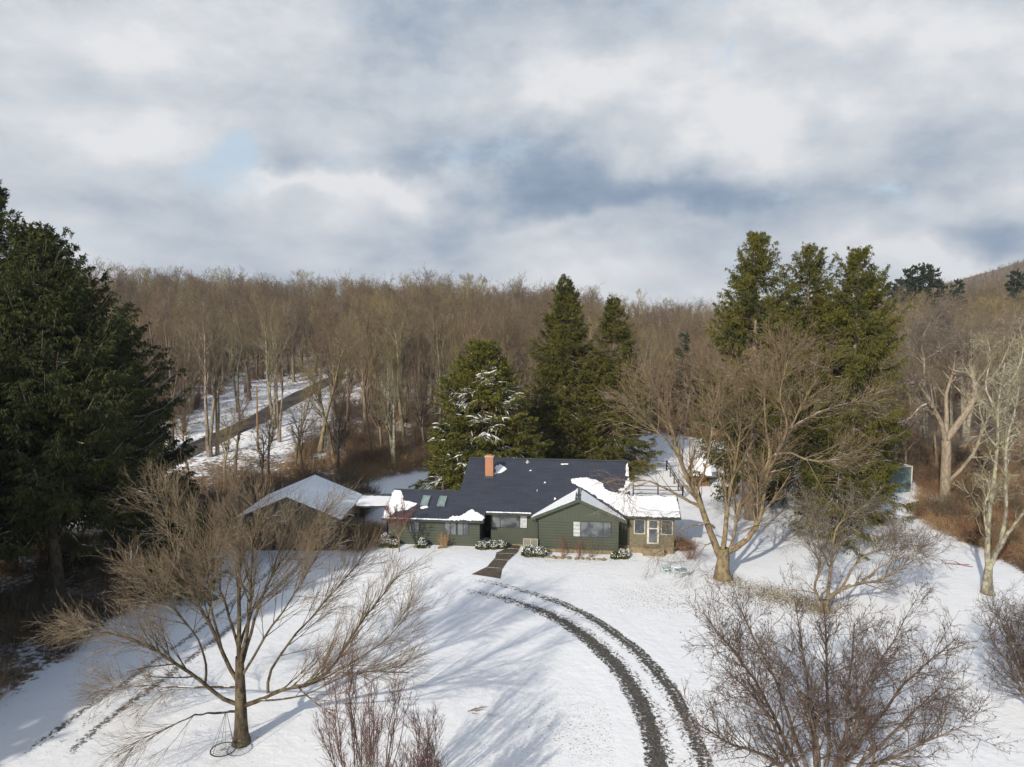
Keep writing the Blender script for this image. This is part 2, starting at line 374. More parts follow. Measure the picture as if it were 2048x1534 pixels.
def kites(P, D, ln, w, g):
    """flat pointed sprays at P along D"""
    n = len(P); D = unit(D); A = unit(np.cross(D, g.normal(0, 1, (n, 3)))); ln = np.broadcast_to(ln, (n,))[:, None]; w = np.broadcast_to(w, (n,))[:, None]
    B = np.cross(D, A)
    v = np.stack([P, P + D * ln * .4 + A * w, P + D * ln + B * w * .3, P + D * ln * .45 - A * w], 1)
    F = np.arange(4 * n).reshape(n, 4)
    return v.reshape(-1, 3), np.concatenate([F[:, [0, 1, 2]], F[:, [0, 2, 3]]])
def conifer(name, loc, Ht, Rm, seed, label, nb=260, nl=16, ns=5, droop=.5, prof='spruce', mats=None, tp=.95, lv=(.62, 1.1), bare=.06, slen=.5, sw=.085, snow=0., lean=(0, 0), cat='tree', group=None, dead=0, opens=0.):
    g = np.random.default_rng(seed); nm = mats or M_needle
    root = empty(name, loc, label, cat, group)
    zs = np.linspace(0, Ht, 12); P0 = np.stack([lean[0] * zs / Ht + .05 * np.sin(zs), lean[1] * zs / Ht, zs], 1)[None]
    R0 = flare(P0, (Ht * .017 * np.linspace(1, .05, 12))[None], 0, .4)
    tt = bare + (1 - bare - .01) * g.random(nb) ** tp
    if opens: tt = tt[(np.sin(tt * 40 + seed) > -1 + opens) | (tt < .4)]
    N = len(tt)
    pr = {'spruce': np.interp(tt, [0, .12, .3, .6, .85, 1], [.8, 1, .92, .58, .26, .03]),
          'full': np.interp(tt, [0, .15, .44, .56, .8, .92, 1], [.85, 1, .95, .87, .60, .36, .04]),
          'spire': np.interp(tt, [0, .15, .35, .5, .7, .85, .95, 1], [.9, 1, .90, .77, .50, .27, .11, .02]),
          'ragged': np.interp(tt, [0, .15, .44, .6, .8, .9, .96, 1], [.85, 1, .95, .82, .56, .32, .15, .02]),
          'left': np.interp(tt, [0, .15, .40, .55, .72, .85, .94, 1], [.9, 1, .95, .84, .60, .36, .17, .03]),
          'broad': np.interp(tt, [0, .15, .4, .7, .9, 1], [.85, 1, .95, .7, .42, .10]),
          'dome': np.interp(tt, [0, .15, .4, .65, .85, 1], [.9, 1, .93, .72, .42, .08])}[prof]
    az = g.random(N) * 2 * np.pi; L = Rm * pr * g.uniform(*lv, N) + .2
    lob = 1 + .10 * np.sin(az * 3 + tt * 9 + seed) + .08 * np.sin(az * 5 - tt * 14); L = L * lob
    out_ = np.stack([np.cos(az), np.sin(az), np.zeros(N)], 1)
    K = 7; s = np.linspace(0, 1, K)[None, :, None]
    sl = np.interp(tt, [0, .5, .85, 1], [-.28, -.16, .18, .9])[:, None, None]
    zc = sl * s - droop * .55 * s ** 2 * (1 - tt[:, None, None]) + droop * .5 * s ** 4
    B = np.stack([np.interp(tt * Ht, zs, P0[0, :, j]) for j in range(3)], 1)[:, None] + L[:, None, None] * (out_[:, None] * s * .97 + np.array([0, 0, 1.]) * zc)
    B = B + np.cumsum(g.normal(0, .02, B.shape) * L[:, None, None] * .5, 1)
    RB = np.maximum(.012, L * .012)[:, None] * np.linspace(1, .3, K)[None]
    # branchlets
    M = int(N * nl); i = g.choice(N, M, p=L / L.sum()); u = .12 + .88 * g.random(M) ** .75; ks = u * (K - 1); k = np.minimum(ks.astype(int), K - 2); f = (ks - k)[:, None]
    p = B[i, k] * (1 - f) + B[i, k + 1] * f; T = unit(B[i, k + 1] - B[i, k]); side = unit(np.cross(T, np.array([0, 0, 1.]))) * np.where(g.random(M) < .5, -1, 1)[:, None]
    D = unit(T * .75 + side * g.uniform(.3, 1, M)[:, None] + g.normal(0, .12, (M, 3)))
    ln = (.16 + .30 * (1 - u)) * np.minimum(L[i], 4.5) * g.uniform(.5, 1.1, M) + .2
    D[:, 2] -= .12
    C = walk(p, D, ln, 4, .06, -.10 * droop * 1.6, g)
    # sprays
    Q = M * ns; j = g.integers(0, M, Q); u2 = g.random(Q) * 3; k2 = np.minimum(u2.astype(int), 2); f2 = (u2 - k2)[:, None]
    q = C[j, k2] * (1 - f2) + C[j, k2 + 1] * f2; T2 = unit(C[j, k2 + 1] - C[j, k2])
    DD = T2 * g.uniform(.3, 1, Q)[:, None] + g.normal(0, .35, (Q, 3)); DD[:, 2] -= droop * g.uniform(.3, 1.9, Q)
    tops = tt[i[j]]
    DD[:, 2] += np.interp(tops, [0, .8, 1], [0, .1, 1.2])
    V, F = kites(q, DD, slen * g.uniform(.5, 1.2, Q), sw * g.uniform(.7, 1.3, Q), g)
    mesh_obj('trunk', *tubes([(P0, R0, 9)]), M_bark, root, True)
    mesh_obj('branches', *tubes([(B, RB, 4)]), M_bark, root)
    mesh_obj('needles', V, F, nm, root)
    if snow:
        # snow lying along the tops of the boughs
        mid_ = C[:, 1]; lr = np.linalg.norm(mid_[:, :2], axis=1) / (L[i] * .9 + .01); hz_ = mid_[:, 2] / Ht
        fld = np.sin(mid_[:, 0] * 1.1 + 1) * np.sin(mid_[:, 2] * .95 + .5) + .5 * np.sin(mid_[:, 1] * 1.7 + mid_[:, 2]) + .9 * np.exp(-((mid_[:, 0] - .6) / 2.6) ** 2 - ((hz_ - .62) / .2) ** 2) + g.normal(0, .38, M)
        m_ = np.where((fld > 1.0 - snow) & (lr > .4))[0]
        c_ = C[m_] + g.normal(0, .05, (len(m_), 1, 3)) + np.array([0, 0, .07]); r_s = (.045 * g.uniform(.6, 1.5, len(m_)))[:, None] * np.array([.7, 1.2, .9, .25])[None]
        V_, F_ = tubes([(c_, r_s, 4)]); mesh_obj('snow', V_, F_, M_snow, root)
    return root
# ------------------------------------------------------------------ ground, road, drives, path
def axis(a, b, st, lo, hi, gr=1.07):
    m = list(np.arange(a, b, st)); s = st
    while m[-1] < hi: s *= gr; m.append(m[-1] + s)
    s = st
    while m[0] > lo: s *= gr; m.insert(0, m[0] - s)
    return np.array(m)
gx = axis(-60, 70, .6, -1000, 1600); gy = axis(12, 128, .6, -150, 1900)
X, Y = np.meshgrid(gx, gy); Zg = H(X, Y)
nx, ny = len(gx), len(gy); idx = np.arange(nx * ny).reshape(ny, nx)
Fg = np.stack([idx[:-1, :-1], idx[:-1, 1:], idx[1:, 1:], idx[1:, :-1]], -1).reshape(-1, 4)
def litter_at(x, y):
    tt = x / np.maximum(y, 30)
    w = smooth(y, 74, 86) * .72
    w = np.maximum(w, smooth(x, 40, 43.5) * smooth(y, 50, 56) * .85)
    w = np.maximum(w, smooth(-x, 25.5, 28) * smooth(y, 28, 34) * .56)
    # snowy clearings: behind the house on the left, the yard on the right, the slope under the trees far left
    def clear(cx, cy, rx, ry, k): return k * np.exp(-((x - cx) / rx) ** 2 - ((y - cy) / ry) ** 2)
    w = w - clear(-9, 82, 9, 7, .75) - clear(22, 92, 14, 20, .95) - clear(8, 96, 14, 7, .6) - clear(14, 84, 16, 9, .8) - clear(34, 84, 9, 12, .7) - clear(46, 82, 6, 8, .5)
    w = w - clear(-46, 150, 34, 40, .32) - clear(-42, 112, 14, 16, .28) - clear(-30, 100, 9, 8, .18) - clear(62, 128, 7, 9, .6)
    return np.clip(w, 0, 1)
def grass_at(x, y):
    rings = sum(a * np.exp(-((x - cx) ** 2 + (y - cy) ** 2) / r ** 2) for cx, cy, r, a in ((-13.0, 32.3, 1.0, .55), (17, 54, 1.7, .6), (36, 51.6, 1.1, .5), (21.8, 47.5, 1.2, .5), (13, 27.5, 1.6, .4), (-5.5, 25.6, 1.5, .35), (-24, 50, 3, .4)))
    return np.clip(rings + .55 * np.exp(-((x - 19.5) / 2.4) ** 2 - ((y - 51.4) / 2.2) ** 2) + .5 * np.exp(-((x - 22) / 4.) ** 2 - ((y - 49) / 2) ** 2) + .36 * np.exp(-((x - 11) / 8.) ** 2 - ((y - 50) / 5) ** 2) + .30 * np.exp(-((x - 4) / 7.) ** 2 - ((y - 33) / 6) ** 2)
                   + .42 * np.exp(-((x - 5.5) / 7) ** 2 - ((y - 58.2) / 1) ** 2), 0, 1)
def ground_fn(t, p):
    v = pos_vec(t); lit = t.attr('litter'); gr = t.attr('grass')
    n1 = t.noise(v, .35, 7, .62); n2 = t.noise(v, 2.2, 6, .65); n3 = t.noise(v, 9, 4, .6)
    snow = t.mix(t.noise(v, .5, 5), SNOW1, SNOW2)
    # grass blades poking through the thin snow
    sp = t.math('MULTIPLY', t.ss(n3, .64, .72), t.ss(n1, .40, .62)); snow = t.mix(t.math('MULTIPLY', sp, .32), snow, (.30, .25, .16))
    leafy = t.mix(t.noise(v, 4, 4), (.11, .075, .05), (.24, .17, .11))
    m = t.ss(t.math('ADD', t.math('ADD', t.math('MULTIPLY', t.math('SUBTRACT', n1, .5), 1.1), t.math('MULTIPLY', t.math('SUBTRACT', n2, .5), 1.6)), lit), .42, .62)
    m = t.math('MULTIPLY', m, t.ss(lit, .02, .2))
    vo = t.new('ShaderNodeTexVoronoi'); t.link(v, vo.inputs['Vector']); vo.inputs['Scale'].default_value = 1.7; vc = t.new('ShaderNodeSeparateColor'); t.link(vo.outputs['Color'], vc.inputs[0])
    dot = t.math('MULTIPLY', t.math('LESS_THAN', t.math('ADD', vo.outputs['Distance'], t.math('MULTIPLY', n3, .06)), .085), t.math('GREATER_THAN', t.math('ADD', vc.outputs[0], t.math('MULTIPLY', n1, .5)), .80))
    snow = t.mix(t.math('MULTIPLY', dot, .7), snow, (.13, .10, .07))
    c = t.mix(m, snow, leafy)
    gm = t.ss(t.math('ADD', t.math('MULTIPLY', t.math('SUBTRACT', n3, .5), 2.4), gr), .42, .75); gm = t.math('MULTIPLY', gm, t.ss(gr, .04, .3))
    c = t.mix(gm, c, t.mix(n2, (.16, .14, .06), (.26, .20, .10)))
    t.link(c, p.inputs['Base Color']); p.inputs['Roughness'].default_value = .65
    bump(t, p, t.math('ADD', t.math('MULTIPLY', n2, .8), t.math('MULTIPLY', t.noise(v, .9, 5), 1.2)), .07, .7)
M_ground = mat('snowy_ground', ground_fn)
go = mesh_obj('ground', np.stack([X, Y, Zg], -1), Fg, M_ground, smooth_=True); tag(go, kind='structure')
for nme, fn in (('litter', litter_at), ('grass', grass_at)):
    a = go.data.attributes.new(nme, 'FLOAT', 'POINT'); a.data.foreach_set('value', fn(X, Y).astype(np.float32).ravel())

def ribbon(name, center, half, m, lift, nu=8, step=.5):
    c = np.asarray(center, float)[:, :2]; d = np.r_[0, np.cumsum(np.linalg.norm(np.diff(c, axis=0), axis=1))]
    u = np.arange(0, d[-1], step); P = np.stack([np.interp(u, d, c[:, 0]), np.interp(u, d, c[:, 1])], 1)
    for _ in range(10): P[1:-1] = P[1:-1] * .4 + (P[:-2] + P[2:]) * .3
    T = np.gradient(P, axis=0); T /= np.linalg.norm(T, axis=1, keepdims=True); Nn = np.stack([T[:, 1], -T[:, 0]], 1)
    w = np.linspace(-1, 1, nu + 1); Q = P[:, None] + Nn[:, None] * (w * half)[None, :, None]
    Z = H(Q[..., 0], Q[..., 1]) + lift; Z[:, 0] -= lift * .9; Z[:, -1] -= lift * .9
    V = np.concatenate([Q, Z[..., None]], -1); n = len(P); i = np.arange(n * (nu + 1)).reshape(n, nu + 1)
    F = np.stack([i[:-1, :-1], i[:-1, 1:], i[1:, 1:], i[1:, :-1]], -1).reshape(-1, 4)
    if np.cross(V[1, 0] - V[0, 0], V[0, 1] - V[0, 0])[2] > 0: F = F[:, ::-1]
    o = mesh_obj(name, V, F, m, smooth_=True)
    for nme, arr in (('across', np.broadcast_to(w * half, (n, nu + 1))), ('along', np.broadcast_to((np.arange(n) * step)[:, None], (n, nu + 1)))):
        a = o.data.attributes.new(nme, 'FLOAT', 'POINT'); a.data.foreach_set('value', np.ascontiguousarray(arr, np.float32).ravel())
    return o
def track_fn(tracks, fade, dark):
    """tracks: (offset, half width, strength)"""
    def fn(t, p):
        v = pos_vec(t); a = t.attr('across'); l = t.attr('along')
        n = t.noise(v, 5.5, 8, .7); nl = t.noise(v, .7, 4); nf = t.noise(v, 16, 3, .6)
        s = None
        for off, hw, st in tracks:
            wob = t.math('MULTIPLY', t.math('SUBTRACT', nl, .5), .45)
            e = t.math('DIVIDE', t.math('SUBTRACT', t.math('ADD', a, wob), off), hw)
            e = t.math('MULTIPLY', t.math('SUBTRACT', 1, t.math('MULTIPLY', e, e), clamp=True), st if off > 0 else t.math('SUBTRACT', st, t.math('MULTIPLY', t.ss(l, 22, 32), st * .42)))
            s = e if s is None else t.math('MAXIMUM', s, e)
        s = t.math('MULTIPLY', s, t.math('MULTIPLY', t.ss(l, 0, 1.5), t.math('ADD', .43, t.math('MULTIPLY', t.ss(l, *fade), .57))))
        k = t.math('ADD', s, t.math('ADD', t.math('MULTIPLY', t.math('SUBTRACT', n, .5), 2.9), t.math('MULTIPLY', t.math('SUBTRACT', nf, .5), 1.1)))
        m = t.math('MULTIPLY', t.ss(k, .46, .62), t.ss(s, .02, .25))
        n1 = t.noise(v, .35, 7, .62); n3 = t.noise(v, 9, 4, .6)
        snow = t.mix(t.noise(v, .5, 5), SNOW1, SNOW2)
        sp = t.math('MULTIPLY', t.ss(n3, .64, .72), t.ss(n1, .40, .62)); snow = t.mix(t.math('MULTIPLY', sp, .32), snow, (.30, .25, .16))
        c = t.mix(m, snow, t.mix(t.ss(nf, .42, .68), dark, (.17, .155, .135)))
        t.link(c, p.inputs['Base Color']); t.link(t.math('SUBTRACT', .65, t.math('MULTIPLY', m, .15)), p.inputs['Roughness'])
        n2 = t.noise(v, 2.2, 6, .65)
        bump(t, p, t.math('SUBTRACT', t.math('ADD', t.math('MULTIPLY', n2, .8), t.math('MULTIPLY', t.noise(v, .9, 5), 1.2)), t.math('MULTIPLY', m, .5)), .07, .7)
    return fn
inner = [(905, 1176), (980, 1188), (1060, 1212), (1122, 1242), (1183, 1288), (1233, 1338), (1270, 1393), (1304, 1461), (1322, 1523), (1336, 1600), (1345, 1700)]
outer = [(935, 1162), (1005, 1172), (1075, 1190), (1140, 1209), (1202, 1242), (1264, 1283), (1309, 1326), (1340, 1364), (1370, 1425), (1394, 1492), (1405, 1560), (1412, 1650)]
mid = [((ground(*a)[0] + ground(*b_)[0]) / 2, (ground(*a)[1] + ground(*b_)[1]) / 2) for a, b_ in zip(inner, outer)]
drv = ribbon('driveway', mid, 2.9, mat('driveway_slush', track_fn([(.98, .58, 1.06), (1.4, .36, .7), (.45, .45, .45), (-.92, .38, .9), (-1.25, .26, .8), (-.5, .3, .42)], (.5, 13), (.034, .031, .026))), .02, 12)
tag(drv, kind='structure')
dl = [(60, 1540), (150, 1462), (250, 1390), (340, 1326), (430, 1258), (500, 1200), (560, 1150), (590, 1112)]
dl = [ground(*p)[:2] for p in dl]
d2 = ribbon('garage_track', dl, 2.2, mat('garage_track_snow', track_fn([(-.95, .36, .60), (.95, .40, .66), (0, .25, .3)], (.1, 3), (.16, .14, .12))), .02, 10); tag(d2, kind='structure')
rd = [(60, 1070), (160, 1005), (260, 958), (330, 926), (400, 893), (460, 865), (520, 838), (575, 806), (618, 782), (650, 765), (690, 748)]
rd = [ground(*p)[:2] for p in rd]
M_road = mat('road_asphalt', two((.065, .052, .047), (.10, .082, .072), 1.5, .75, 8, .01))
r_ = ribbon('road', rd, 2.9, M_road, .14, 6); tag(r_, kind='structure')
def verge_fn(t, p):
    snow_fn(t, p)
M_verge = mat('road_verge_snow', two((.30, .24, .20), SNOW2, 1.1, .7, 6, .02, contrast=(.40, .5)))
r2 = ribbon('road_verge', rd, 4.4, M_verge, .09, 6); tag(r2, kind='structure')

def poly_sheet(name, pts, m, lift, thick=0.0, res=.35, jag=0., seed=0, zfun=H, parent=None, kind=None):
    """filled outline draped on a surface; its rim can be ragged and it can have thickness"""
    g = np.random.default_rng(seed); pts = [np.array(p[:2], float) for p in pts]; ring = []
    for a, b_ in zip(pts, pts[1:] + pts[:1]):
        n = max(1, int(np.linalg.norm(b_ - a) / res)); ring += [a + (b_ - a) * i / n for i in range(n)]
    ring = np.array(ring)
    if jag:
        T = np.roll(ring, -1, 0) - np.roll(ring, 1, 0); T /= np.maximum(np.linalg.norm(T, axis=1, keepdims=True), 1e-6); Nn = np.stack([T[:, 1], -T[:, 0]], 1)
        w = g.normal(0, 1, len(ring)); w = w * .6 + np.roll(w, 1) * .4 + np.roll(w, 3) * .4; ring = ring + Nn * (w * jag)[:, None]
    bm = bmesh.new(); vs = [bm.verts.new((*p, 0)) for p in ring]; bm.faces.new(vs)
    bmesh.ops.triangulate(bm, faces=bm.faces[:])
    xs = ring[:, 0]; ys = ring[:, 1]
    if thick <= 0 and zfun is H:
        for c, no in ((xs, (1, 0, 0)), (ys, (0, 1, 0))):
            for q in np.arange(c.min() + .8, c.max(), .8):
                bmesh.ops.bisect_plane(bm, geom=bm.verts[:] + bm.edges[:] + bm.faces[:], plane_co=tuple(np.array(no) * q), plane_no=no)
    if thick > 0:
        r = bmesh.ops.extrude_face_region(bm, geom=bm.faces[:]); up = [e for e in r['geom'] if isinstance(e, bmesh.types.BMVert)]
        ups = set(up)
    else: ups = set()
    for v_ in bm.verts: v_.co.z = float(zfun(v_.co.x, v_.co.y)) + lift + (thick if v_ in ups else 0)
    bmesh.ops.recalc_face_normals(bm, faces=bm.faces[:])
    if thick <= 0:
        for f in bm.faces:
            if f.normal.z < 0: f.normal_flip()
    me = bpy.data.meshes.new(name); bm.to_mesh(me); bm.free(); me.materials.append(m)
    o = bpy.data.objects.new(name, me); COL.objects.link(o); o.parent = parent
    if kind: o['kind'] = kind
    return o
walk_px = [(943, 1150), (974, 1135), (990, 1117), (993, 1106), (1013, 1098), (1016, 1086), (1043, 1087), (1036, 1104), (1015, 1123), (1004, 1140), (1001, 1159)]
poly_sheet('path', [ground(*p) for p in walk_px], mat('wet_concrete', two((.075, .06, .045), (.125, .10, .075), 2.5, .6, 6, .01)), .03, kind='structure')
mb = MB()
for (a, b_) in (((974, 1136), (1005, 1138)), ((990, 1120), (1018, 1122)), ((994, 1108), (1030, 1108)), ((1008, 1098), (1038, 1099))):
    A, B = ground(*a), ground(*b_); A = Vector(A) + Vector((0, 0, .04)); B = Vector(B) + Vector((0, 0, .04)); mb.beam(A, B, .014, n=6)
tag(mb.build('path_joints', mat('frosty_joint', two((.26, .25, .23), (.5, .5, .5), 6))), kind='structure')

# ------------------------------------------------------------------ the house
HR = -math.atan(.1132)
house = empty('house', (0, 60, 0), 'dark green ranch house with slate blue roof partly under snow', 'house', rz=HR)
zp = lambda v: 2.9 + .42 * (v + .32)
RH = .98                                     # roof thickness allowance below plane
def siding_fn(vert):
    def fn(t, p):
        v = obj_vec(t); s = t.new('ShaderNodeSeparateXYZ'); t.link(v, s.inputs[0])
        n = t.noise(v, 1.3, 5); n2 = t.noise(v, 14, 3)
        c = t.mix(n, (.050, .061, .045), (.073, .084, .063)); c = t.mix(t.math('MULTIPLY', n2, .25), c, (.085, .092, .07))
        if vert: w = t.math('FRACT', t.math('MULTIPLY', t.math('ADD', s.outputs[0], s.outputs[1]), 4.2))
        else: w = t.math('FRACT', t.math('MULTIPLY', s.outputs[2], 4.0))
        ln = t.math('SUBTRACT', 1, t.ss(w, .0, .10)) if vert else t.math('SUBTRACT', 1, t.ss(w, .0, .13))
        t.link(t.mix(t.math('MULTIPLY', ln, .55), c, (.025, .035, .025)), p.inputs['Base Color']); p.inputs['Roughness'].default_value = .55
        bump(t, p, t.ss(w, 0, .3), .02)
    return fn
M_side = mat('green_clapboard', siding_fn(False)); M_board = mat('green_boards', siding_fn(True))
M_trim = mat('green_trim', two((.045, .062, .045), (.062, .082, .06), 4, .5))
M_dark = mat('dark_opening', two((.012, .012, .012), (.02, .02, .02), 2, .7))
M_stone = mat('foundation_stone', two((.16, .13, .08), (.27, .22, .14), 4, .85, 6, .03))
def roof_fn(t, p):
    v = obj_vec(t); s = t.new('ShaderNodeSeparateXYZ'); t.link(v, s.inputs[0])
    br = t.new('ShaderNodeTexBrick'); mp = t.new('ShaderNodeCombineXYZ'); t.link(s.outputs[0], mp.inputs[0]); t.link(s.outputs[1], mp.inputs[1]); t.link(mp.outputs[0], br.inputs[0])
    br.inputs['Scale'].default_value = 1; br.inputs['Brick Width'].default_value = 1.1; br.inputs['Row Height'].default_value = .3; br.inputs['Mortar Size'].default_value = .018
    br.inputs['Color1'].default_value = (.028, .034, .052, 1); br.inputs['Color2'].default_value = (.042, .05, .072, 1); br.inputs['Mortar'].default_value = (.012, .013, .018, 1)
    c = t.mix(t.noise(v, 1.2, 5), br.outputs[0], (.05, .052, .066), 'MIX'); c = t.mix(.55, c, br.outputs[0])
    t.link(c, p.inputs['Base Color']); p.inputs['Roughness'].default_value = .55; p.inputs['Specular IOR Level'].default_value = .35
    bump(t, p, br.outputs['Fac'], .015, -1)
M_roof = mat('slate_roof', roof_fn)
def pane_fn(t, p):
    v = obj_vec(t); t.link(t.mix(t.ss(t.noise(v, 1.1, 3), .4, .6), (.035, .045, .055), (.115, .13, .14)), p.inputs['Base Color'])  # paler blue-grey patches put the sky's reflection into the pane colour
    p.inputs['Roughness'].default_value = .06; p.inputs['Specular IOR Level'].default_value = .9
M_pane = mat('window_glass', pane_fn)
M_blind = mat('white_blind', two((.34, .37, .38), (.50, .52, .52), 3, .35, spec=.8))
M_white = mat('white_paint', two((.42, .40, .35), (.60, .57, .52), 3, .6))
M_gutter = mat('dark_gutter', two((.03, .035, .035), (.05, .055, .055), 5, .4, spec=.5))
def brick_fn(t, p):
    v = obj_vec(t); s = t.new('ShaderNodeSeparateXYZ'); t.link(v, s.inputs[0]); c = t.new('ShaderNodeCombineXYZ'); t.link(t.math('ADD', s.outputs[0], s.outputs[1]), c.inputs[0]); t.link(s.outputs[2], c.inputs[1])
    br = t.new('ShaderNodeTexBrick'); t.link(c.outputs[0], br.inputs[0]); br.inputs['Scale'].default_value = 1; br.inputs['Brick Width'].default_value = .21; br.inputs['Row Height'].default_value = .085
    br.inputs['Mortar Size'].default_value = .010; br.inputs['Color1'].default_value = (.42, .15, .06, 1); br.inputs['Color2'].default_value = (.33, .11, .05, 1); br.inputs['Mortar'].default_value = (.40, .30, .22, 1)
    t.link(br.outputs[0], p.inputs['Base Color']); bump(t, p, br.outputs['Fac'], .01, -1)
M_brick = mat('chimney_brick', brick_fn)

def prism(name, prof, ax, a0, a1, m, parent=house):
    """prof: polygon in (v,z) extruded along u (ax='u') or in (u,z) extruded along v"""
    mb = MB(); n = len(prof)
    f = (lambda a, q: (a, q[0], q[1])) if ax == 'u' else (lambda a, q: (q[0], a, q[1]))
    mb.add([f(a0, q) for q in prof] + [f(a1, q) for q in prof], [tuple(range(n)), tuple(range(2 * n - 1, n - 1, -1))] + [(i, i + n, (i + 1) % n + n, (i + 1) % n) for i in range(n)])
    o = mb.build(name, m, parent)
    bm = bmesh.new(); bm.from_mesh(o.data); bmesh.ops.recalc_face_normals(bm, faces=bm.faces[:]); bm.to_mesh(o.data); bm.free(); return o
RV, LV = 8.85, 3.65                        # ridge positions of main roof and of the two wings
und = lambda v: zp(v) - .17
back = lambda v, r: und(r) - .42 * (v - r)
prism('wall', [(.2, .35), (.2, und(.2)), (LV, und(LV)), (7.1, back(7.1, LV)), (7.1, .35)], 'u', -11.1, -2.9, M_side)
prism('wall', [(1.6, .35), (1.6, und(1.6)), (RV, und(RV)), (13, back(13, RV)), (13, .35)], 'u', -2.1, 9.2, M_board)
prism('wall', [(3.2, .35), (3.2, und(3.2)), (RV, und(RV)), (13, back(13, RV)), (13, .35)], 'u', -5.0, -2.102, M_board)
prism('wall', [(1.4, .55), (1.4, und(1.4)), (LV, und(LV)), (7, back(7, LV)), (7, .55)], 'u', 10.25, 14.1, mat('olive_shingle_wall', two((.115, .105, .07), (.17, .15, .10), 5, .8, 6, .02)))
prism('wall', [(2.6, .3), (2.6, und(2.6)), (LV, und(LV)), (6.9, back(6.9, LV)), (6.9, .3)], 'u', 9.202, 10.248, M_board)
GC, GS = 5.76, .43; gz = lambda u, o=0.: 4.95 - GS * abs(u - GC) - o
prism('wall', [(2.26, .35), (2.26, 3.0), (9.26, 3.0), (9.26, .35)], 'v', .66, 3.0, M_side)
prism('gable', [(2.26, 3.002), (2.26, gz(2.26, .2)), (GC, gz(GC, .2)), (9.26, gz(9.26, .2)), (9.26, 3.002)], 'v', .64, 4.0, M_board)
mb = MB(); mb.box((-11.05, .23, 0), (-2.95, 7, .349)); mb.box((-2.05, 1.63, 0), (2.2, 2, .349)); mb.box((2.3, .70, -.2), (9.2, 3, .349)); mb.box((10.3, 1.45, -.2), (14.05, 6.9, .549))
mb.box((9.1, 2.63, 0), (10.3, 3, .29)); mb.box((-5, 3.25, 0), (-2.1, 3.5, .34)); mb.box((11.4, .75, -.1), (13.2, 1.447, .62))
mb.build('foundation', M_stone, house)

def slope(name, outline, zf, th, m, parent=house):
    mb = MB(); n = len(outline); mb.add([(u, v, zf(u, v)) for u, v in outline] + [(u, v, zf(u, v) - th) for u, v in outline],
        [tuple(range(n)), tuple(range(2 * n - 1, n - 1, -1))] + [((i + 1) % n, i, i + n, (i + 1) % n + n) for i in range(n)])
    o = mb.build(name, m, parent); bm = bmesh.new(); bm.from_mesh(o.data); bmesh.ops.recalc_face_normals(bm, faces=bm.faces[:]); bm.to_mesh(o.data); bm.free(); return o
zf = lambda u, v: zp(v)
JV = 4.56
fr = [(-11.6, -.32), (-2.45, -.32), (-2.45, .82), (1.66, .82), (1.66, .82), (GC, JV), (9.86, .9), (14.6, .9), (14.6, LV), (10.4, LV), (10.4, RV), (-5.3, RV), (-5.3, LV), (-11.6, LV)]
fr = [p for i, p in enumerate(fr) if i == 0 or p != fr[i - 1]]
roof = slope('roof', fr, zf, .15, M_roof)
slope('roof', [(-11.6, LV + .002), (-5.3, LV + .002), (-5.3, 7.6), (-11.6, 7.6)], lambda u, v: zp(LV) - .42 * (v - LV), .15, M_roof)
slope('roof', [(-5.3, RV + .002), (10.4, RV + .002), (10.4, 13.5), (-5.3, 13.5)], lambda u, v: zp(RV) - .42 * (v - RV), .15, M_roof)
slope('roof', [(10.402, LV + .002), (14.6, LV + .002), (14.6, 7.4), (10.402, 7.4)], lambda u, v: zp(LV) - .42 * (v - LV), .15, M_roof)
gf = lambda u, v: gz(u) + .006
slope('gable_roof', [(1.6, .28), (GC, .28), (GC, JV + .12), (1.6, .90)], gf, .15, M_roof)
slope('gable_roof', [(GC, .28), (9.92, .28), (9.92, .98), (GC, JV + .12)], gf, .15, M_roof)
# fascia, rakes, ridge caps
for a_, b_ in (((-11.62, -.36, zp(-.32) - .2), (-2.43, -.322, zp(-.32) - .02)), ((-2.42, .78, zp(.82) - .2), (1.7, .818, zp(.82) - .02)), ((9.9, .86, zp(.9) - .2), (14.62, .898, zp(.9) - .02))): mb = MB(); mb.box(a_, b_); mb.build('fascia', M_trim, house)
for a_, b_ in (((-11.6, -.42, zp(-.32) - .08), (-2.45, -.42, zp(-.32) - .12)), ((-2.4, .72, zp(.82) - .09), (1.66, .72, zp(.82) - .11)), ((9.95, .80, zp(.9) - .09), (14.6, .80, zp(.9) - .12))): mb = MB(); mb.beam(a_, b_, .055, n=6); mb.build('gutter', M_gutter, house)
mb = MB()
for sgn in (-1, 1):
    a = (GC, .24, gz(GC) - .12); b_ = (GC + sgn * 4.17, .24, gz(GC + sgn * 4.17) - .12)
    mb.add([(a[0], .23, a[2] + .13), (b_[0], .23, b_[2] + .13), (b_[0], .23, b_[2] - .14), (a[0], .23, a[2] - .14), (a[0], .278, a[2] + .13), (b_[0], .278, b_[2] + .13), (b_[0], .278, b_[2] - .14), (a[0], .278, a[2] - .14)],
           [(0, 1, 2, 3), (7, 6, 5, 4), (0, 4, 5, 1), (1, 5, 6, 2), (2, 6, 7, 3), (3, 7, 4, 0)])
mb.build('rake_board', M_trim, house)
mb = MB(); mb.box((-5.35, RV - .12, zp(RV) - .02), (10.45, RV + .12, zp(RV) + .05)); mb.box((-11.65, LV - .1, zp(LV) - .02), (-5.3, LV + .1, zp(LV) + .05)); mb.box((GC - .1, .3, gz(GC) - .02), (GC + .1, JV, gz(GC) + .045))
mb.build('ridge_cap', M_gutter, house)
mb = MB(); mb.beam((1.72, .45, gz(1.7) - .18), (1.95, .55, 2.75), .05); mb.beam((1.95, .55, 2.75), (2.2, .56, 2.7), .05); mb.beam((2.2, .56, 2.7), (2.2, .56, .3), .055)
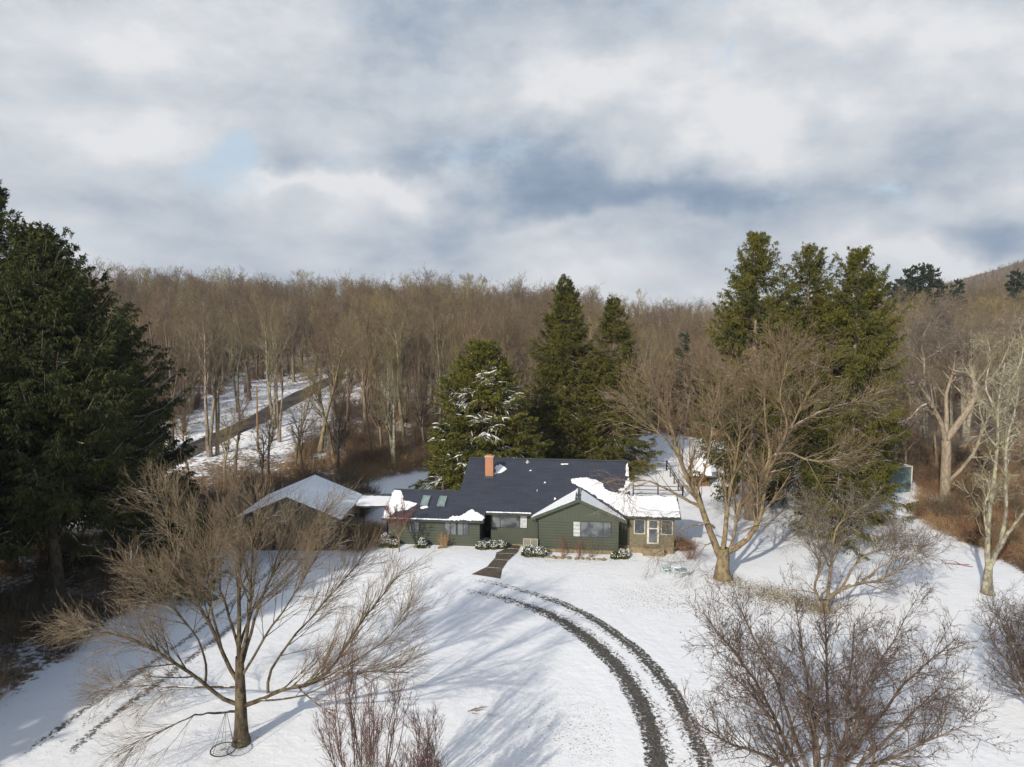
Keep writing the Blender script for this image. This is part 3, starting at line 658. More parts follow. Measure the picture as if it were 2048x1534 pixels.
mb.build('downspout', M_gutter, house)

def window(u0, u1, z0, z1, v, muls=(), fm=None, bars=(), kinds=None, horiz=()):
    fm = fm or M_gutter; b = .055; mb = MB(); y0, y1 = v - .05, v - .003
    mb.box((u0, y0, z0), (u1, y1, z0 + b)); mb.box((u0, y0, z1 - b), (u1, y1, z1)); mb.box((u0, y0, z0 + b), (u0 + b, y1, z1 - b)); mb.box((u1 - b, y0, z0 + b), (u1, y1, z1 - b))
    for m in muls: mb.box((m - b * .7, y0, z0 + b), (m + b * .7, y1, z1 - b))
    for (a, c, z) in bars: mb.box((a, y0 + .012, z - .018), (c, y1, z + .018))
    f = mb.build('window', fm, house); ed = [u0] + list(muls) + [u1]
    for k, (a, c) in enumerate(zip(ed[:-1], ed[1:])):
        pm = MB(); pm.box((a + b * .7, v - .022, z0 + b * .8), (c - b * .7, v - .004, z1 - b * .8)); pm.build('pane', M_blind if kinds and kinds[k] else M_pane, f)
    return f
window(-6.06, -4.98, 1.42, 2.62, .2, (-5.52,)); window(-4.90, -3.86, 1.42, 2.62, .2, (-4.38,)); window(-9.3, -8.35, 1.5, 2.6, .2, (-8.82,))
window(-2.0, 1.22, 1.82, 3.08, 1.6, (-1.25, .52), kinds=(0, 0, 1))
window(5.28, 8.62, 1.5, 2.92, .64, (5.96, 7.92), bars=[(5.34, 5.93, z) for z in (1.85, 2.2, 2.55)], kinds=(1, 0, 0))
window(10.62, 11.58, 1.72, 3.02, 1.4, fm=M_white, kinds=(0,)); window(12.95, 13.95, 1.72, 3.02, 1.4, fm=M_white, kinds=(0,))
# screen door
dm = MB(); v = 1.4
dm.box((11.75, v - .06, .88), (11.92, v - .003, 3.05)); dm.box((12.62, v - .06, .88), (12.79, v - .003, 3.05)); dm.box((11.92, v - .06, 2.93), (12.62, v - .003, 3.05)); dm.box((11.92, v - .06, 2.2), (12.62, v - .003, 2.3)); dm.box((11.92, v - .06, .88), (12.62, v - .003, 1.0))
door = dm.build('door', M_white, house); pm = MB(); pm.box((11.92, v - .03, 1.0), (12.62, v - .004, 2.93)); pm.build('pane', M_pane, door)
hm = MB(); hm.beam((12.67, v - .065, 1.85), (12.67, v - .10, 1.85), .03); hm.build('handle', M_gutter, door)
dm = MB(); dm.box((-2.9, 3.12, .4), (-2.12, 3.197, 2.5)); tag(dm.build('door', M_dark, house), 'dark front door deep in the entry recess')
sm = MB(); sm.box((-2.85, 1.0, .02), (-2.15, 3.1, .38)); sm.build('step', M_stone, house)
# skylights
for (u0, u1) in ((-8.55, -7.85), (-7.0, -6.3)):
    v0, v1 = 1.45, 2.75; mb = MB()
    P = lambda u, v_, h: (u, v_ - .38 * h, zp(v_) + .92 * h)
    def slab(u0, u1, v0, v1, h0, h1, mbx):
        mbx.add([P(u0, v0, h0), P(u1, v0, h0), P(u1, v1, h0), P(u0, v1, h0), P(u0, v0, h1), P(u1, v0, h1), P(u1, v1, h1), P(u0, v1, h1)],
                [(3, 2, 1, 0), (4, 5, 6, 7), (0, 1, 5, 4), (1, 2, 6, 5), (2, 3, 7, 6), (3, 0, 4, 7)])
    slab(u0, u0 + .09, v0, v1, -.02, .13, mb); slab(u1 - .09, u1, v0, v1, -.02, .13, mb); slab(u0 + .09, u1 - .09, v0, v0 + .1, -.02, .13, mb); slab(u0 + .09, u1 - .09, v1 - .1, v1, -.02, .13, mb)
    k = mb.build('skylight', mat('skylight_frame', two((.16, .18, .18), (.24, .26, .26), 3, .4)), house)
    g_ = MB(); slab(u0 + .09, u1 - .09, v0 + .1, v1 - .1, .0, .10, g_); g_.build('pane', mat('skylight_glass', two((.14, .22, .21), (.20, .29, .28), 1.5, .15, spec=.8)), k)
# chimney
cu, cv = -2.85, 6.05
mb = MB(); mb.box((cu - .38, cv - .32, zp(cv) - .6), (cu + .38, cv + .32, 7.42)); ch = mb.build('chimney', M_brick, house)
mb = MB(); mb.box((cu - .44, cv - .38, 7.42), (cu + .44, cv + .38, 7.5)); mb.build('chimney_cap', mat('cement', two((.38, .33, .28), (.50, .45, .38), 4)), ch)
mb = MB(); mb.box((cu - .22, cv - .2, 7.5), (cu + .22, cv + .2, 7.62)); mb.build('flue', M_brick, ch)
mb = MB(); mb.box((cu - .46, cv - .40, zp(cv - .4) - .12), (cu + .46, cv - .325, zp(cv) + .03)); mb.build('flashing', M_gutter, ch)
mb = MB(); mb.beam((-7.0, 4.1, 4.2), (-7.0, 4.1, 5.15), .085); mb.beam((-7.0, 4.1, 5.15), (-7.0, 4.1, 5.23), .13, .09); mb.build('vent_pipe', mat('rusty_pipe', two((.10, .05, .035), (.16, .09, .06), 8, .6)), house)
mb = MB(); mb.beam((.6, 8.1, 6.3), (.6, 8.1, 6.78), .06); mb.build('vent_pipe', M_white, house); mb = MB(); mb.beam((1.9, 3.9, 4.5), (1.9, 3.9, 4.85), .05); mb.build('vent_pipe', M_white, house)
# roof snow
def patch(pts, jag=.07, th=.05, seed=1, zfn=zf, lift=.004, res=.13):
    return poly_sheet('roof_snow', pts, M_snow, lift, th * .25, .09, jag * .75, seed, lambda u, v: zfn(float(u), float(v)), house)
patch([(-11.58, -.3), (-11.2, -.3), (-10.6, .55), (-9.6, .9), (-8.8, 1.75), (-9.6, 1.95), (-10.3, 2.1), (-10.5, 2.8), (-10.9, 3.5), (-11.58, 3.55)], .055, .03, 3)
patch([(-8.4, 1.0), (-7.7, 1.25), (-8.0, 1.45), (-8.5, 1.3)], .05, .04, 4)
patch([(-5.9, -.3), (-2.5, -.3), (-2.5, .3), (-3.1, .75), (-3.7, 1.05), (-4.2, .65), (-4.7, .2), (-5.3, .3)], .11, .07, 5)
patch([(-11.5, -.32), (-5.4, -.32), (-5.4, -.2), (-11.5, -.2)], .025, .05, 6)
patch([(-2.4, .82), (1.6, .82), (1.6, .95), (-2.4, .95)], .03, .06, 7)
patch([(-2.42, 6.0), (-1.9, 6.5), (-1.35, 7.1), (-1.6, 7.5), (-2.1, 7.9), (-2.42, 7.6)], .09, .04, 8)
patch([(-3.3, 6.3), (-3.25, 6.9), (-3.4, 6.9)], .02, .04, 9)
patch([(5.9, 4.7), (5.1, 5.2), (5.0, 5.75), (6.3, 6.1), (7.3, 5.75), (7.9, 5.3), (8.0, 4.5), (8.7, 4.0), (10.0, 3.95), (10.38, 4.3), (10.38, 6.2), (10.1, 5.7), (9.9, 4.7), (9.2, 4.5),
       (9.3, 4.2), (10.4, 3.6), (14.5, 3.6), (14.55, .92), (9.98, .92)], .08, .08, 10)
patch([(3.9, 8.0), (4.6, 8.05), (4.6, 8.2), (3.9, 8.15)], .03, .03, 11); patch([(.4, 8.25), (.75, 8.2), (.7, 8.5)], .03, .04, 12); patch([(.9, 6.9), (1.1, 6.9), (1.05, 7.1)], .02, .03, 13)
patch([(2.4, 5.1), (2.65, 5.15), (2.55, 5.4)], .03, .03, 14); patch([(10.1, 6.5), (10.38, 6.4), (10.38, 8.6), (10.2, 8.2)], .04, .05, 15)
patch([(3.5, 2.7), (3.7, 2.9), (3.55, 3.1)], .03, .03, 16)
patch([(1.66, .32), (5.48, .32), (5.5, 3.0), (5.62, 4.3), (1.9, 1.2)], .035, .07, 17, gf, .006); patch([(6.0, .34), (9.88, .34), (9.6, 1.0), (6.05, 4.25), (5.95, 2.6)], .04, .06, 18, gf, .006)
patch([(5.62, 2.2), (5.9, 2.2), (5.95, 4.9), (5.5, 4.6)], .03, .09, 19, gf, .03); patch([(5.62, 1.3), (5.9, 1.35), (5.9, .9), (5.64, .7)], .03, .07, 20, gf, .03)

# ------------------------------------------------------------------ garage and breezeway
GY = 59.6
gar = empty('garage', (-19.4, GY, .3), 'dark green gabled garage with snow on its roof, behind bare branches', 'garage')
rz_ = lambda x, o=0.: 4.95 - .425 * abs(x) - o
prism('wall', [(-4.0, 0), (-4.0, rz_(4.0, .2)), (0, rz_(0, .2)), (4.0, rz_(4.0, .2)), (4.0, 0)], 'v', 0, 8, M_side, gar)
slope('roof', [(-4.7, -.45), (0, -.45), (0, 8.4), (-4.7, 8.4)], lambda u, v: rz_(u), .14, M_roof, gar); slope('roof', [(0, -.45), (4.7, -.45), (4.7, 8.4), (0, 8.4)], lambda u, v: rz_(u), .14, M_roof, gar)
poly_sheet('roof_snow', [(-4.66, -.4), (-.02, -.4), (-.02, 8.3), (-4.66, 8.3)], M_snow, .004, .07, .3, .03, 31, lambda u, v: rz_(float(u)), gar)
poly_sheet('roof_snow', [(.02, -.4), (4.66, -.4), (4.66, 8.3), (.02, 8.3)], M_snow, .004, .07, .3, .03, 32, lambda u, v: rz_(float(u)), gar)
for x0, x1 in ((-3.4, -.35), (.35, 3.4)):
    mb = MB(); mb.box((x0 - .1, -.05, 0), (x0, -.003, 2.3)); mb.box((x1, -.05, 0), (x1 + .1, -.003, 2.3)); mb.box((x0 - .1, -.05, 2.3), (x1 + .1, -.003, 2.42))
    for i in range(4): mb.box((x0, -.035, i * .575 + .01), (x1, -.004, i * .575 + .555))
    mb.build('garage_door', mat('garage_door_brown', two((.03, .028, .022), (.05, .045, .035), 3, .6)), gar)
for x_ in (-4.7125, 4.7125): mb = MB(); mb.box((x_ - .0075, -.49, rz_(4.7) - .18), (x_ + .0075, 8.4, rz_(4.7))); mb.build('fascia', M_trim, gar)
mb = MB(); mb.box((-5.9, 1.0, 0), (-4.05, 4, 1.7)); mb.build('lean_to', M_side, gar)
slope('lean_to_roof', [(-6.1, .7), (-4.003, .7), (-4.003, 4.2), (-6.1, 4.2)], lambda u, v: 2.25 + .42 * (u + 4), .1, M_roof, gar); poly_sheet('roof_snow', [(-6.05, .75), (-4.05, .75), (-4.05, 4.1), (-6.05, 4.1)], M_snow, .004, .06, .3, .02, 33, lambda u, v: 2.25 + .42 * (float(u) + 4), gar)
brz = empty('breezeway', (-13.1, 64.2, .3), 'low open walkway roof under snow joining garage to house', 'walkway roof')
bz = lambda u, v: 2.85 + .10 * v
slope('roof', [(-1.6, 0), (1.65, 0), (1.65, 3.4), (-1.6, 3.4)], bz, .16, M_gutter, brz); poly_sheet('roof_snow', [(-1.5, .05), (1.6, .05), (1.6, 2.5), (-1.5, 2.6)], M_snow, .004, .08, .25, .05, 35, lambda u, v: bz(0, float(v)), brz)
for x in (-1.4, 1.4):
    for y_ in (.2, 3.1): mb = MB(); mb.box((x - .07, y_ - .07, 0), (x + .07, y_ + .07, 2.68)); mb.build('post', M_trim, brz)

# ------------------------------------------------------------------ yard things
M_wire = mat('dark_metal', two((.035, .035, .04), (.06, .06, .06), 8, .45, spec=.5))
M_rail = mat('weathered_rail', two((.07, .055, .045), (.13, .10, .08), 4, .8))
# paddock fence behind the house
pf = empty('rail_fence', (8, 92, float(H(8, 92))), 'long dark rail fence around the snowy yard behind the roof ridge', 'fence')
o0 = np.array([8, 92, float(H(8, 92))])
def rails(a, b_, zs, nseg, hp):
    A = np.array(a); B = np.array(b_)
    for i in range(nseg + 1):
        q = A + (B - A) * i / nseg; z = float(H(*q)); mb = MB(); mb.box((q[0] - .07 - o0[0], q[1] - .07 - o0[1], z - .2 - o0[2]), (q[0] + .07 - o0[0], q[1] + .07 - o0[1], z + hp - o0[2])); mb.build('post', M_rail, pf)
    mb = MB()
    for zr in zs:
        for i in range(nseg):
            p, q = A + (B - A) * i / nseg, A + (B - A) * (i + 1) / nseg
            mb.beam(Vector((*p, float(H(*p)) + zr)) - Vector(o0), Vector((*q, float(H(*q)) + zr)) - Vector(o0), .055, n=4)
    mb.build('rail', M_rail, pf)
rails((2.6, 96), (20.5, 91.5), (1.2, .55), 7, 1.3); rails((14, 79.5), (19.6, 79), (1.35, .9, .45), 2, 1.5); rails((19.6, 79), (20.5, 91.5), (1.3, .8), 4, 1.4)
# small shed behind the maple
x, y, z = 23.0, 84.0, float(H(23, 84)) - .1
sh = empty('small_shed', (x, y, z), 'small brown shed with snowy roof behind the big maple', 'shed')
M_brown = mat('brown_boards', two((.13, .075, .045), (.20, .12, .075), 3, .8, 6, .01))
mb = MB(); mb.box((-1.1, 0, 0), (1.1, 2, 1.3)); mb.build('wall', M_brown, sh)
slope('roof', [(-1.3, -.25), (1.3, -.25), (1.3, 1.8), (-1.3, 1.8)], lambda u, v: 1.42 + .85 * (v + .25), .1, M_brown, sh)
slope('roof_snow', [(-1.28, -.22), (1.28, -.22), (1.28, 1.78), (-1.28, 1.78)], lambda u, v: 1.50 + .85 * (v + .25), .077, M_snow, sh)
slope('skylight', [(.5, .75), (.75, .75), (.75, 1.15), (.5, 1.15)], lambda u, v: 1.53 + .85 * (v + .25), .02, M_brown, sh)
mb = MB(); mb.box((-1.0, .1, 1.0), (1.0, 1.9, 1.5)); mb.build('gable', M_brown, sh)
# white post
p = ground(1217, 916); mb = MB(); mb.box((-.11, -.11, -.1), (.11, .11, 1.1)); mb.box((-.15, -.15, 1.1), (.15, .15, 1.2)); mb.add([(-.15, -.15, 1.2), (.15, -.15, 1.2), (.15, .15, 1.2), (-.15, .15, 1.2), (0, 0, 1.35)], [(0, 1, 4), (1, 2, 4), (2, 3, 4), (3, 0, 4)])
tag(mb.build('fence_post', M_white, loc=p), 'white square post standing alone behind the roof ridge', 'post')
# netted frame
p = ground(1822, 985); nf = empty('netted_frame', p, 'tall white pipe frame hung with teal netting at thicket edge', 'frame', rz=R(12))
M_net = mat('teal_netting', two((.085, .125, .13), (.12, .165, .17), 3, .7))
mb = MB(); mb.beam((0, 0, -.1), (0, 0, 3.1), .07); mb.build('post', M_white, nf); mb = MB(); mb.beam((-4, 0, -.1), (-4, 0, 3.1), .06); mb.build('post', M_white, nf)
mb = MB(); mb.beam((0, 6, -.1), (0, 6, 3.1), .06); mb.build('post', M_white, nf)
mb = MB(); mb.beam((.05, 0, 3.1), (-4, 0, 3.1), .06); mb.beam((0, 0, 3.1), (0, 6, 3.1), .06); mb.beam((0, 0, 3.1), (-4, 6, 3.1), .05); mb.build('top_rail', M_white, nf)
mb = MB(); n = 16
xs = [(-.08 - 3.9 * i / n, .05 + .06 * math.sin(i * 1.7)) for i in range(n + 1)]
mb.add([(a, b_, 0.05) for a, b_ in xs] + [(a, b_ * .5, 3.03) for a, b_ in xs] + [(a, b_ + .02, 0.05) for a, b_ in xs] + [(a, b_ * .5 + .02, 3.03) for a, b_ in xs],
       [(i + 1, i, i + n + 1, i + n + 2) for i in range(n)] + [(i + 2 * n + 2, i + 2 * n + 3, i + 3 * n + 4, i + 3 * n + 3) for i in range(n)])
mb.build('net', M_net, nf)
# lattice screen by the walk
lat = empty('lattice_screen', (1.62, 60.2, .38), 'low pale lattice screen beside the walk and downspout', 'screen', rz=HR)
mb = MB(); mb.box((-.65, -.03, 0), (.65, .03, .05)); mb.box((-.65, -.03, .85), (.65, .03, .9)); mb.box((-.65, -.03, .05), (-.6, .03, .85)); mb.box((.6, -.03, .05), (.65, .03, .85)); mb.box((-.025, -.025, .05), (.025, .028, .85)); M_lat = mat('pale_lattice', two((.34, .33, .27), (.46, .44, .38), 5, .8)); mb.build('frame', M_lat, lat)
mb = MB()
for i in range(-8, 16):
    for s_ in (-1, 1):
        a0 = -.6 + i * .15; pts = []
        for zq in (.05, .85):
            pts.append((a0 + s_ * (zq - .05) - (.4 if s_ > 0 else -.4) * 1, zq))
        (xa, za), (xb, zb) = pts
        if xa == xb: continue
        def cl(x_, za, zb, xa, xb): return za + (zb - za) * (x_ - xa) / (xb - xa)
        lo, hi = max(min(xa, xb), -.6), min(max(xa, xb), .6)
        if hi - lo < .05: continue
        mb.beam((lo, .006 * s_, cl(lo, za, zb, xa, xb)), (hi, .006 * s_, cl(hi, za, zb, xa, xb)), .017, n=4)
mb.build('lattice', M_lat, lat)
# pale teal garden table with two chairs
M_teal = mat('teal_paint', two((.40, .60, .61), (.55, .70, .71), 4, .5)); p = ground(1352, 1150)
tb_ = empty('garden_table', p, 'pale teal garden table dusted with snow on the lawn', 'table')
mb = MB(); mb.beam((0, 0, .68), (0, 0, .72), .5, n=20); mb.build('table_top', M_teal, tb_)
mb = MB(); mb.beam((0, 0, .722), (0, 0, .75), .44, .40, n=20); mb.build('snow', M_snow, tb_)
for a in range(4): mb = MB(); mb.beam((.4 * math.cos(a * 1.57 + .8), .4 * math.sin(a * 1.57 + .8), 0), (.33 * math.cos(a * 1.57 + .8), .33 * math.sin(a * 1.57 + .8), .68), .022); mb.build('leg', M_teal, tb_)
def gchair(px, py, rz, label):
    c = empty('garden_chair', ground(px, py), label, 'chair', 'teal garden chairs at the lawn table', R(rz))
    mb = MB(); mb.box((-.24, -.24, .40), (.24, .24, .44)); mb.build('seat', M_teal, c)
    mb = MB(); [mb.beam((x_, .23, .44), (x_, .30, .88), .015) for x_ in (-.22, -.11, 0, .11, .22)]; mb.beam((-.23, .30, .88), (.23, .30, .88), .02); mb.build('backrest', M_teal, c)
    for sx_ in (-1, 1):
        for sy_ in (-1, 1): mb = MB(); mb.beam((sx_ * .22, sy_ * .22, .4), (sx_ * .25, sy_ * .25, 0), .018); mb.build('leg', M_teal, c)
gchair(1330, 1148, 80, 'pale teal garden chair on the house side of the lawn table'); gchair(1368, 1154, -100, 'pale teal garden chair on the maple side of the lawn table')
# low white board fence by the garage
p = ground(456, 1098); wf = empty('board_fence', p, 'low white board fence beside the garage left wall', 'fence')
for x_ in (-1.35, 0, 1.35): mb = MB(); mb.box((x_ - .06, -.06, -.1), (x_ + .06, .06, 1.05)); mb.build('post', M_white, wf)
mb = MB(); [mb.box((-1.4, -.10, .12 + i * .3), (1.4, -.062, .12 + i * .3 + .26)) for i in range(3)]; mb.build('boards', M_white, wf)
# brushwood stick on the lawn
p = ground(955, 1423); lg = MB(); g = np.random.default_rng(3)
for i in range(7):
    a = g.normal(0, .35, 2); b_ = a + g.normal(0, 1, 2) * [.5, .2]; lg.beam((a[0] - .2, a[1] * .3, .04), (b_[0] + .2, b_[1] * .5, .10 + .05 * g.random()), .028, .012, n=6)
tag(lg.build('fallen_branch', M_bark, loc=p), 'small dark fallen branch lying on the open snow', 'branch')
p = ground(1922, 1131); lg = MB()
for i in range(6):
    a = g.normal(0, .04, 2); b_ = a + g.normal(0, .55, 2); lg.beam((a[0], a[1], .05), (b_[0], b_[1], .09), .045, .02, n=6)
tag(lg.build('fallen_branch', M_twig_red, loc=p), 'reddish scrap of fallen branches near the thicket edge', 'branch')
# edging stones along the gable room
for k in range(15):
    u = 2.6 + k * .5 + g.uniform(-.12, .12) if k < 12 else -8.5 + (k - 12) * 1.1; v_ = -.75 - g.uniform(0, .12) if k < 12 else -.65
    c, s_ = math.cos(HR), math.sin(HR); xw, yw = u * c - v_ * s_, 60 + u * s_ + v_ * c
    bm = bmesh.new(); bmesh.ops.create_icosphere(bm, subdivisions=2, radius=.17)
    for q in bm.verts: q.co = Vector((q.co.x * 1.5, q.co.y, q.co.z * .75)) * (1 + .22 * math.sin(q.co.x * 21 + k) * math.cos(q.co.y * 17 + k * 2))
    me = bpy.data.meshes.new('edging_stone'); bm.to_mesh(me); bm.free(); me.materials.append(M_stone)
    o = bpy.data.objects.new('edging_stone', me); COL.objects.link(o); o.location = (xw, yw, float(H(xw, yw)) + .05); o.rotation_euler = (0, 0, g.uniform(0, 3)); o.scale = [g.uniform(.8, 1.3)] * 3
    ORD = 'first second third fourth fifth sixth seventh eighth ninth tenth eleventh twelfth'.split()
    tag(o, '%s tan edging stone from the lattice screen along the gable room bed' % ORD[k] if k < 12 else '%s tan stone from the ornamental tree along the left wing bed' % ORD[k - 12], 'stone', 'edging stones along the house bed')
# ------------------------------------------------------------------ trees with their own character
def line(Y0, pts, dy=()):
    """limb centre line: seen positions, each at its own distance Y0+dy"""
    dy = list(dy) or [0]; n = len(pts)
    d = np.interp(np.linspace(0, 1, n), np.linspace(0, 1, len(dy)), dy)
    return [at(px, py, Y0 + q) for (px, py), q in zip(pts, d)]
# big bare tree in front
b0 = ground(482, 1488); Y0 = b0[1]
L = [(line(Y0, [(483, 1496), (482, 1450), (482, 1416), (480, 1354), (479, 1313)]), .33, .25),
     (line(Y0, [(480, 1330), (478, 1250), (476, 1189), (480, 1086), (462, 1000), (455, 935)], (0, .6, 1.0)), .20, .03),
     (line(Y0, [(481, 1330), (492, 1264), (502, 1180), (505, 1086), (513, 1024), (530, 945)], (0, -.6, -1.2)), .17, .025),
     (line(Y0, [(475, 1363), (442, 1297), (413, 1239), (384, 1189), (360, 1131), (351, 1098), (331, 1045), (289, 983), (260, 945)], (0, .5, 1.5, 2)), .17, .02),
     (line(Y0, [(445, 1300), (426, 1243), (417, 1189), (415, 1131), (409, 1078), (372, 1036), (351, 983), (330, 945)], (.3, -1, -2)), .11, .02),
     (line(Y0, [(477, 1410), (434, 1400), (409, 1367), (372, 1338), (331, 1305), (289, 1280), (225, 1262), (115, 1236)], (0, -.5, -1.5, -1)), .17, .02),
     (line(Y0, [(409, 1367), (405, 1320), (385, 1270), (350, 1225), (300, 1180), (240, 1130)], (-.4, -2, -3)), .10, .015),
     (line(Y0, [(474, 1375), (372, 1371), (289, 1367), (207, 1357)], (0, 1.5, 2.5)), .10, .015),
     (line(Y0, [(474, 1425), (430, 1428), (392, 1427), (351, 1450), (269, 1487)], (0, -1, -2.2, -3)), .10, .012),
     (line(Y0, [(488, 1412), (496, 1408), (537, 1392), (578, 1367), (620, 1372), (660, 1350), (690, 1276), (745, 1214), (790, 1150)], (0, -.6, -1, -.5)), .19, .02),
     (line(Y0, [(537, 1392), (533, 1354), (558, 1313), (599, 1264), (640, 1222), (680, 1170), (735, 1100)], (-.3, .8, 2)), .12, .018),
     (line(Y0, [(484, 1325), (494, 1310), (507, 1264), (530, 1197), (572, 1131), (620, 1078), (670, 1025), (712, 990)], (0, 1, 1.6)), .14, .02),
     (line(Y0, [(484, 1350), (500, 1320), (530, 1265), (575, 1210), (620, 1140), (655, 1080), (690, 1040)], (0, -1, -2)), .11, .02),
     (line(Y0, [(560, 1380), (620, 1375), (700, 1330), (760, 1290), (800, 1250), (842, 1212)], (-.5, -1.5, -2)), .10, .012),
     (line(Y0, [(520, 1400), (600, 1395), (670, 1362), (740, 1345), (815, 1352)], (-.5, -2, -3)), .08, .012),
     (line(Y0, [(480, 1300), (462, 1240), (440, 1180), (430, 1100), (420, 1030), (400, 965)], (0, 1.3, 2.6)), .12, .02),
     (line(Y0, [(482, 1290), (500, 1240), (540, 1170), (560, 1080), (575, 1010), (590, 950)], (0, 1.6, 3)), .11, .02)]
L = [(p_[:-1] if i > 0 and CAM_H + 40 > 0 and (p_[-1][2] > 11.5 or p_[-1][0] < -21) else p_, a_ * (1 if i < 1 else .6), b_ * .75) for i, (p_, a_, b_) in enumerate(L)]
hero('bare_maple', b0, L, M_bark_brown, M_twig, 11, 'large bare spreading tree nearest the camera on the snowy lawn', n=(310, 2700, 9000, 6000), lens=((2.2, 4.5), (1.1, 2.4), (.5, 1.1)), up=.02, ang=.46, rt=(.0085, .0055, .0038), wob=.06, fall=(.72, .6))
# hanging web swing
ys = Y0 - 1.2; c0 = at(446, 1489, ys); c0 = (c0[0], ys, float(H(c0[0], ys)) + .45)
sw = empty('web_swing', c0, 'round black web swing hanging on thin ropes beside the near tree trunk', 'swing')
mb = MB(); pts = [(.55 * math.cos(a * math.pi / 12), .55 * math.sin(a * math.pi / 12), 0) for a in range(25)]; mb.path(pts, .032, 6); mb.build('ring', M_wire, sw)
mb = MB()
for k in range(8): a = k * math.pi / 8; mb.beam((.54 * math.cos(a), .54 * math.sin(a), 0), (-.54 * math.cos(a), -.54 * math.sin(a), 0), .006, n=4)
for r_k in (.14, .28, .42): mb.path([(r_k * math.cos(a * math.pi / 8), r_k * math.sin(a * math.pi / 8), 0) for a in range(17)], .006, 4)
mb.build('web', M_wire, sw)
tp = np.array(at(452, 1426, ys)) - np.array(c0)
for k in range(6): a = k * math.pi / 3; mb = MB(); mb.beam((.55 * math.cos(a), .55 * math.sin(a), 0), tuple(tp + [.04 * math.cos(a), .04 * math.sin(a), 0]), .009, n=4); mb.build('rope', M_wire, sw)

# golden maple right of the house
b1 = ground(1444, 1157); Y1 = b1[1]
L = [(line(Y1, [(1446, 1166), (1444, 1140), (1448, 1112), (1446, 1096)]), .62, .5),
     (line(Y1, [(1440, 1112), (1436, 1095), (1418, 1058), (1403, 1016), (1393, 981), (1366, 944), (1357, 914), (1352, 882), (1343, 850), (1325, 800), (1300, 750)], (0, -.5, -1, -.5)), .36, .04),
     (line(Y1, [(1403, 1016), (1369, 998), (1331, 974), (1294, 957), (1262, 964), (1250, 990)], (-.5, -1.6, -2)), .17, .02),
     (line(Y1, [(1446, 1105), (1458, 1107), (1492, 1088), (1525, 1043), (1527, 1006), (1525, 944), (1540, 912), (1567, 889), (1580, 852), (1600, 800), (1635, 745)], (0, 1, 1.5, 1)), .33, .04),
     (line(Y1, [(1538, 915), (1579, 902), (1616, 922), (1660, 925), (1700, 905)], (1, -.5, -1)), .14, .02),
     (line(Y1, [(1525, 950), (1545, 915), (1538, 860), (1536, 800), (1540, 740)], (1.2, 2, 2.5)), .17, .03),
     (line(Y1, [(1446, 1100), (1453, 1031), (1457, 985), (1470, 930), (1480, 860), (1490, 780)], (0, 2, 3)), .26, .03),
     (line(Y1, [(1452, 1110), (1465, 1085), (1468, 1030), (1475, 1000)], (0, .5, .8)), .16, .10),
     (line(Y1, [(1436, 1090), (1425, 1083), (1405, 1092), (1393, 1117), (1391, 1145)], (0, -1, -1.2)), .07, .01),
     (line(Y1, [(1428, 1056), (1412, 1044), (1385, 1050), (1359, 1063)], (0, -1, -1.4)), .13, .02),
     (line(Y1, [(1357, 914), (1340, 880), (1310, 850), (1280, 815)], (-.6, -1.5, -2)), .13, .02),
     (line(Y1, [(1560, 895), (1580, 850), (1560, 800), (1570, 750), (1585, 705)], (1.4, 0, -1)), .13, .02),
     (line(Y1, [(1575, 860), (1620, 830), (1670, 810), (1730, 800)], (1.4, 2, 3)), .12, .02),
     (line(Y1, [(1470, 900), (1440, 850), (1420, 790), (1400, 740)], (2.2, 1, 0)), .11, .02),
     (line(Y1, [(1393, 981), (1410, 950), (1425, 900), (1430, 830), (1445, 770)], (-.6, -1.5, -1)), .12, .02)]
L = [(p_, a_ * (1 if i < 1 else .8), b_ * .8) for i, (p_, a_, b_) in enumerate(L)]
hero('bare_maple', b1, L, M_bark_gold, bark('twig_golden', (.14, .10, .06), (.235, .175, .11), .3), 21, 'big bare golden barked maple with split trunk right of the house', n=(240, 1900, 6000, 7000), lens=((2.4, 5.4), (1.2, 2.8), (.6, 1.3)), up=.03, ang=.58, rt=(.014, .009, .0065), flare_amt=.35)

# tall pale tree by the thicket
b2 = ground(1890, 1016); Y2 = b2[1]
L = [(line(Y2, [(1889, 1022), (1890, 980), (1891, 944), (1893, 900), (1892, 880)]), .55, .48),
     (line(Y2, [(1891, 884), (1884, 847), (1861, 806), (1847, 772), (1807, 752), (1768, 768)], (0, -1, -2)), .30, .03),
     (line(Y2, [(1890, 870), (1896, 830), (1888, 789), (1908, 755), (1915, 700), (1905, 650)], (0, 1, 2)), .26, .03),
     (line(Y2, [(1892, 880), (1905, 866), (1935, 823), (1956, 789), (1943, 745), (1938, 704), (1955, 650)], (0, 0, 1)), .42, .04),
     (line(Y2, [(1893, 965), (1904, 957), (1947, 906), (1973, 845), (1990, 800), (2030, 770)], (0, -1, -2)), .22, .04),
     (line(Y2, [(1956, 789), (1985, 760), (2010, 720), (2035, 670)], (.5, 1, 2)), .16, .02),
     (line(Y2, [(1861, 806), (1840, 810), (1810, 840), (1790, 845)], (-.8, -2, -3)), .12, .02),
     (line(Y2, [(1847, 772), (1850, 720), (1840, 680), (1860, 640)], (-1, -1.5, -1)), .14, .02),
     (line(Y2, [(1940, 745), (1905, 742), (1880, 700), (1870, 650)], (1, 0, -1)), .14, .02)]
hero('tall_bare_tree', b2, L, M_bark_pale, M_twig_grey, 31, 'tall pale barked bare tree rising from the brown brush right of the netting', n=(150, 1300, 5200, 7000), lens=((2.4, 5.4), (1.3, 2.8), (.6, 1.4)), up=.03, ang=.65, rt=(.016, .011, .008), flare_amt=.4)
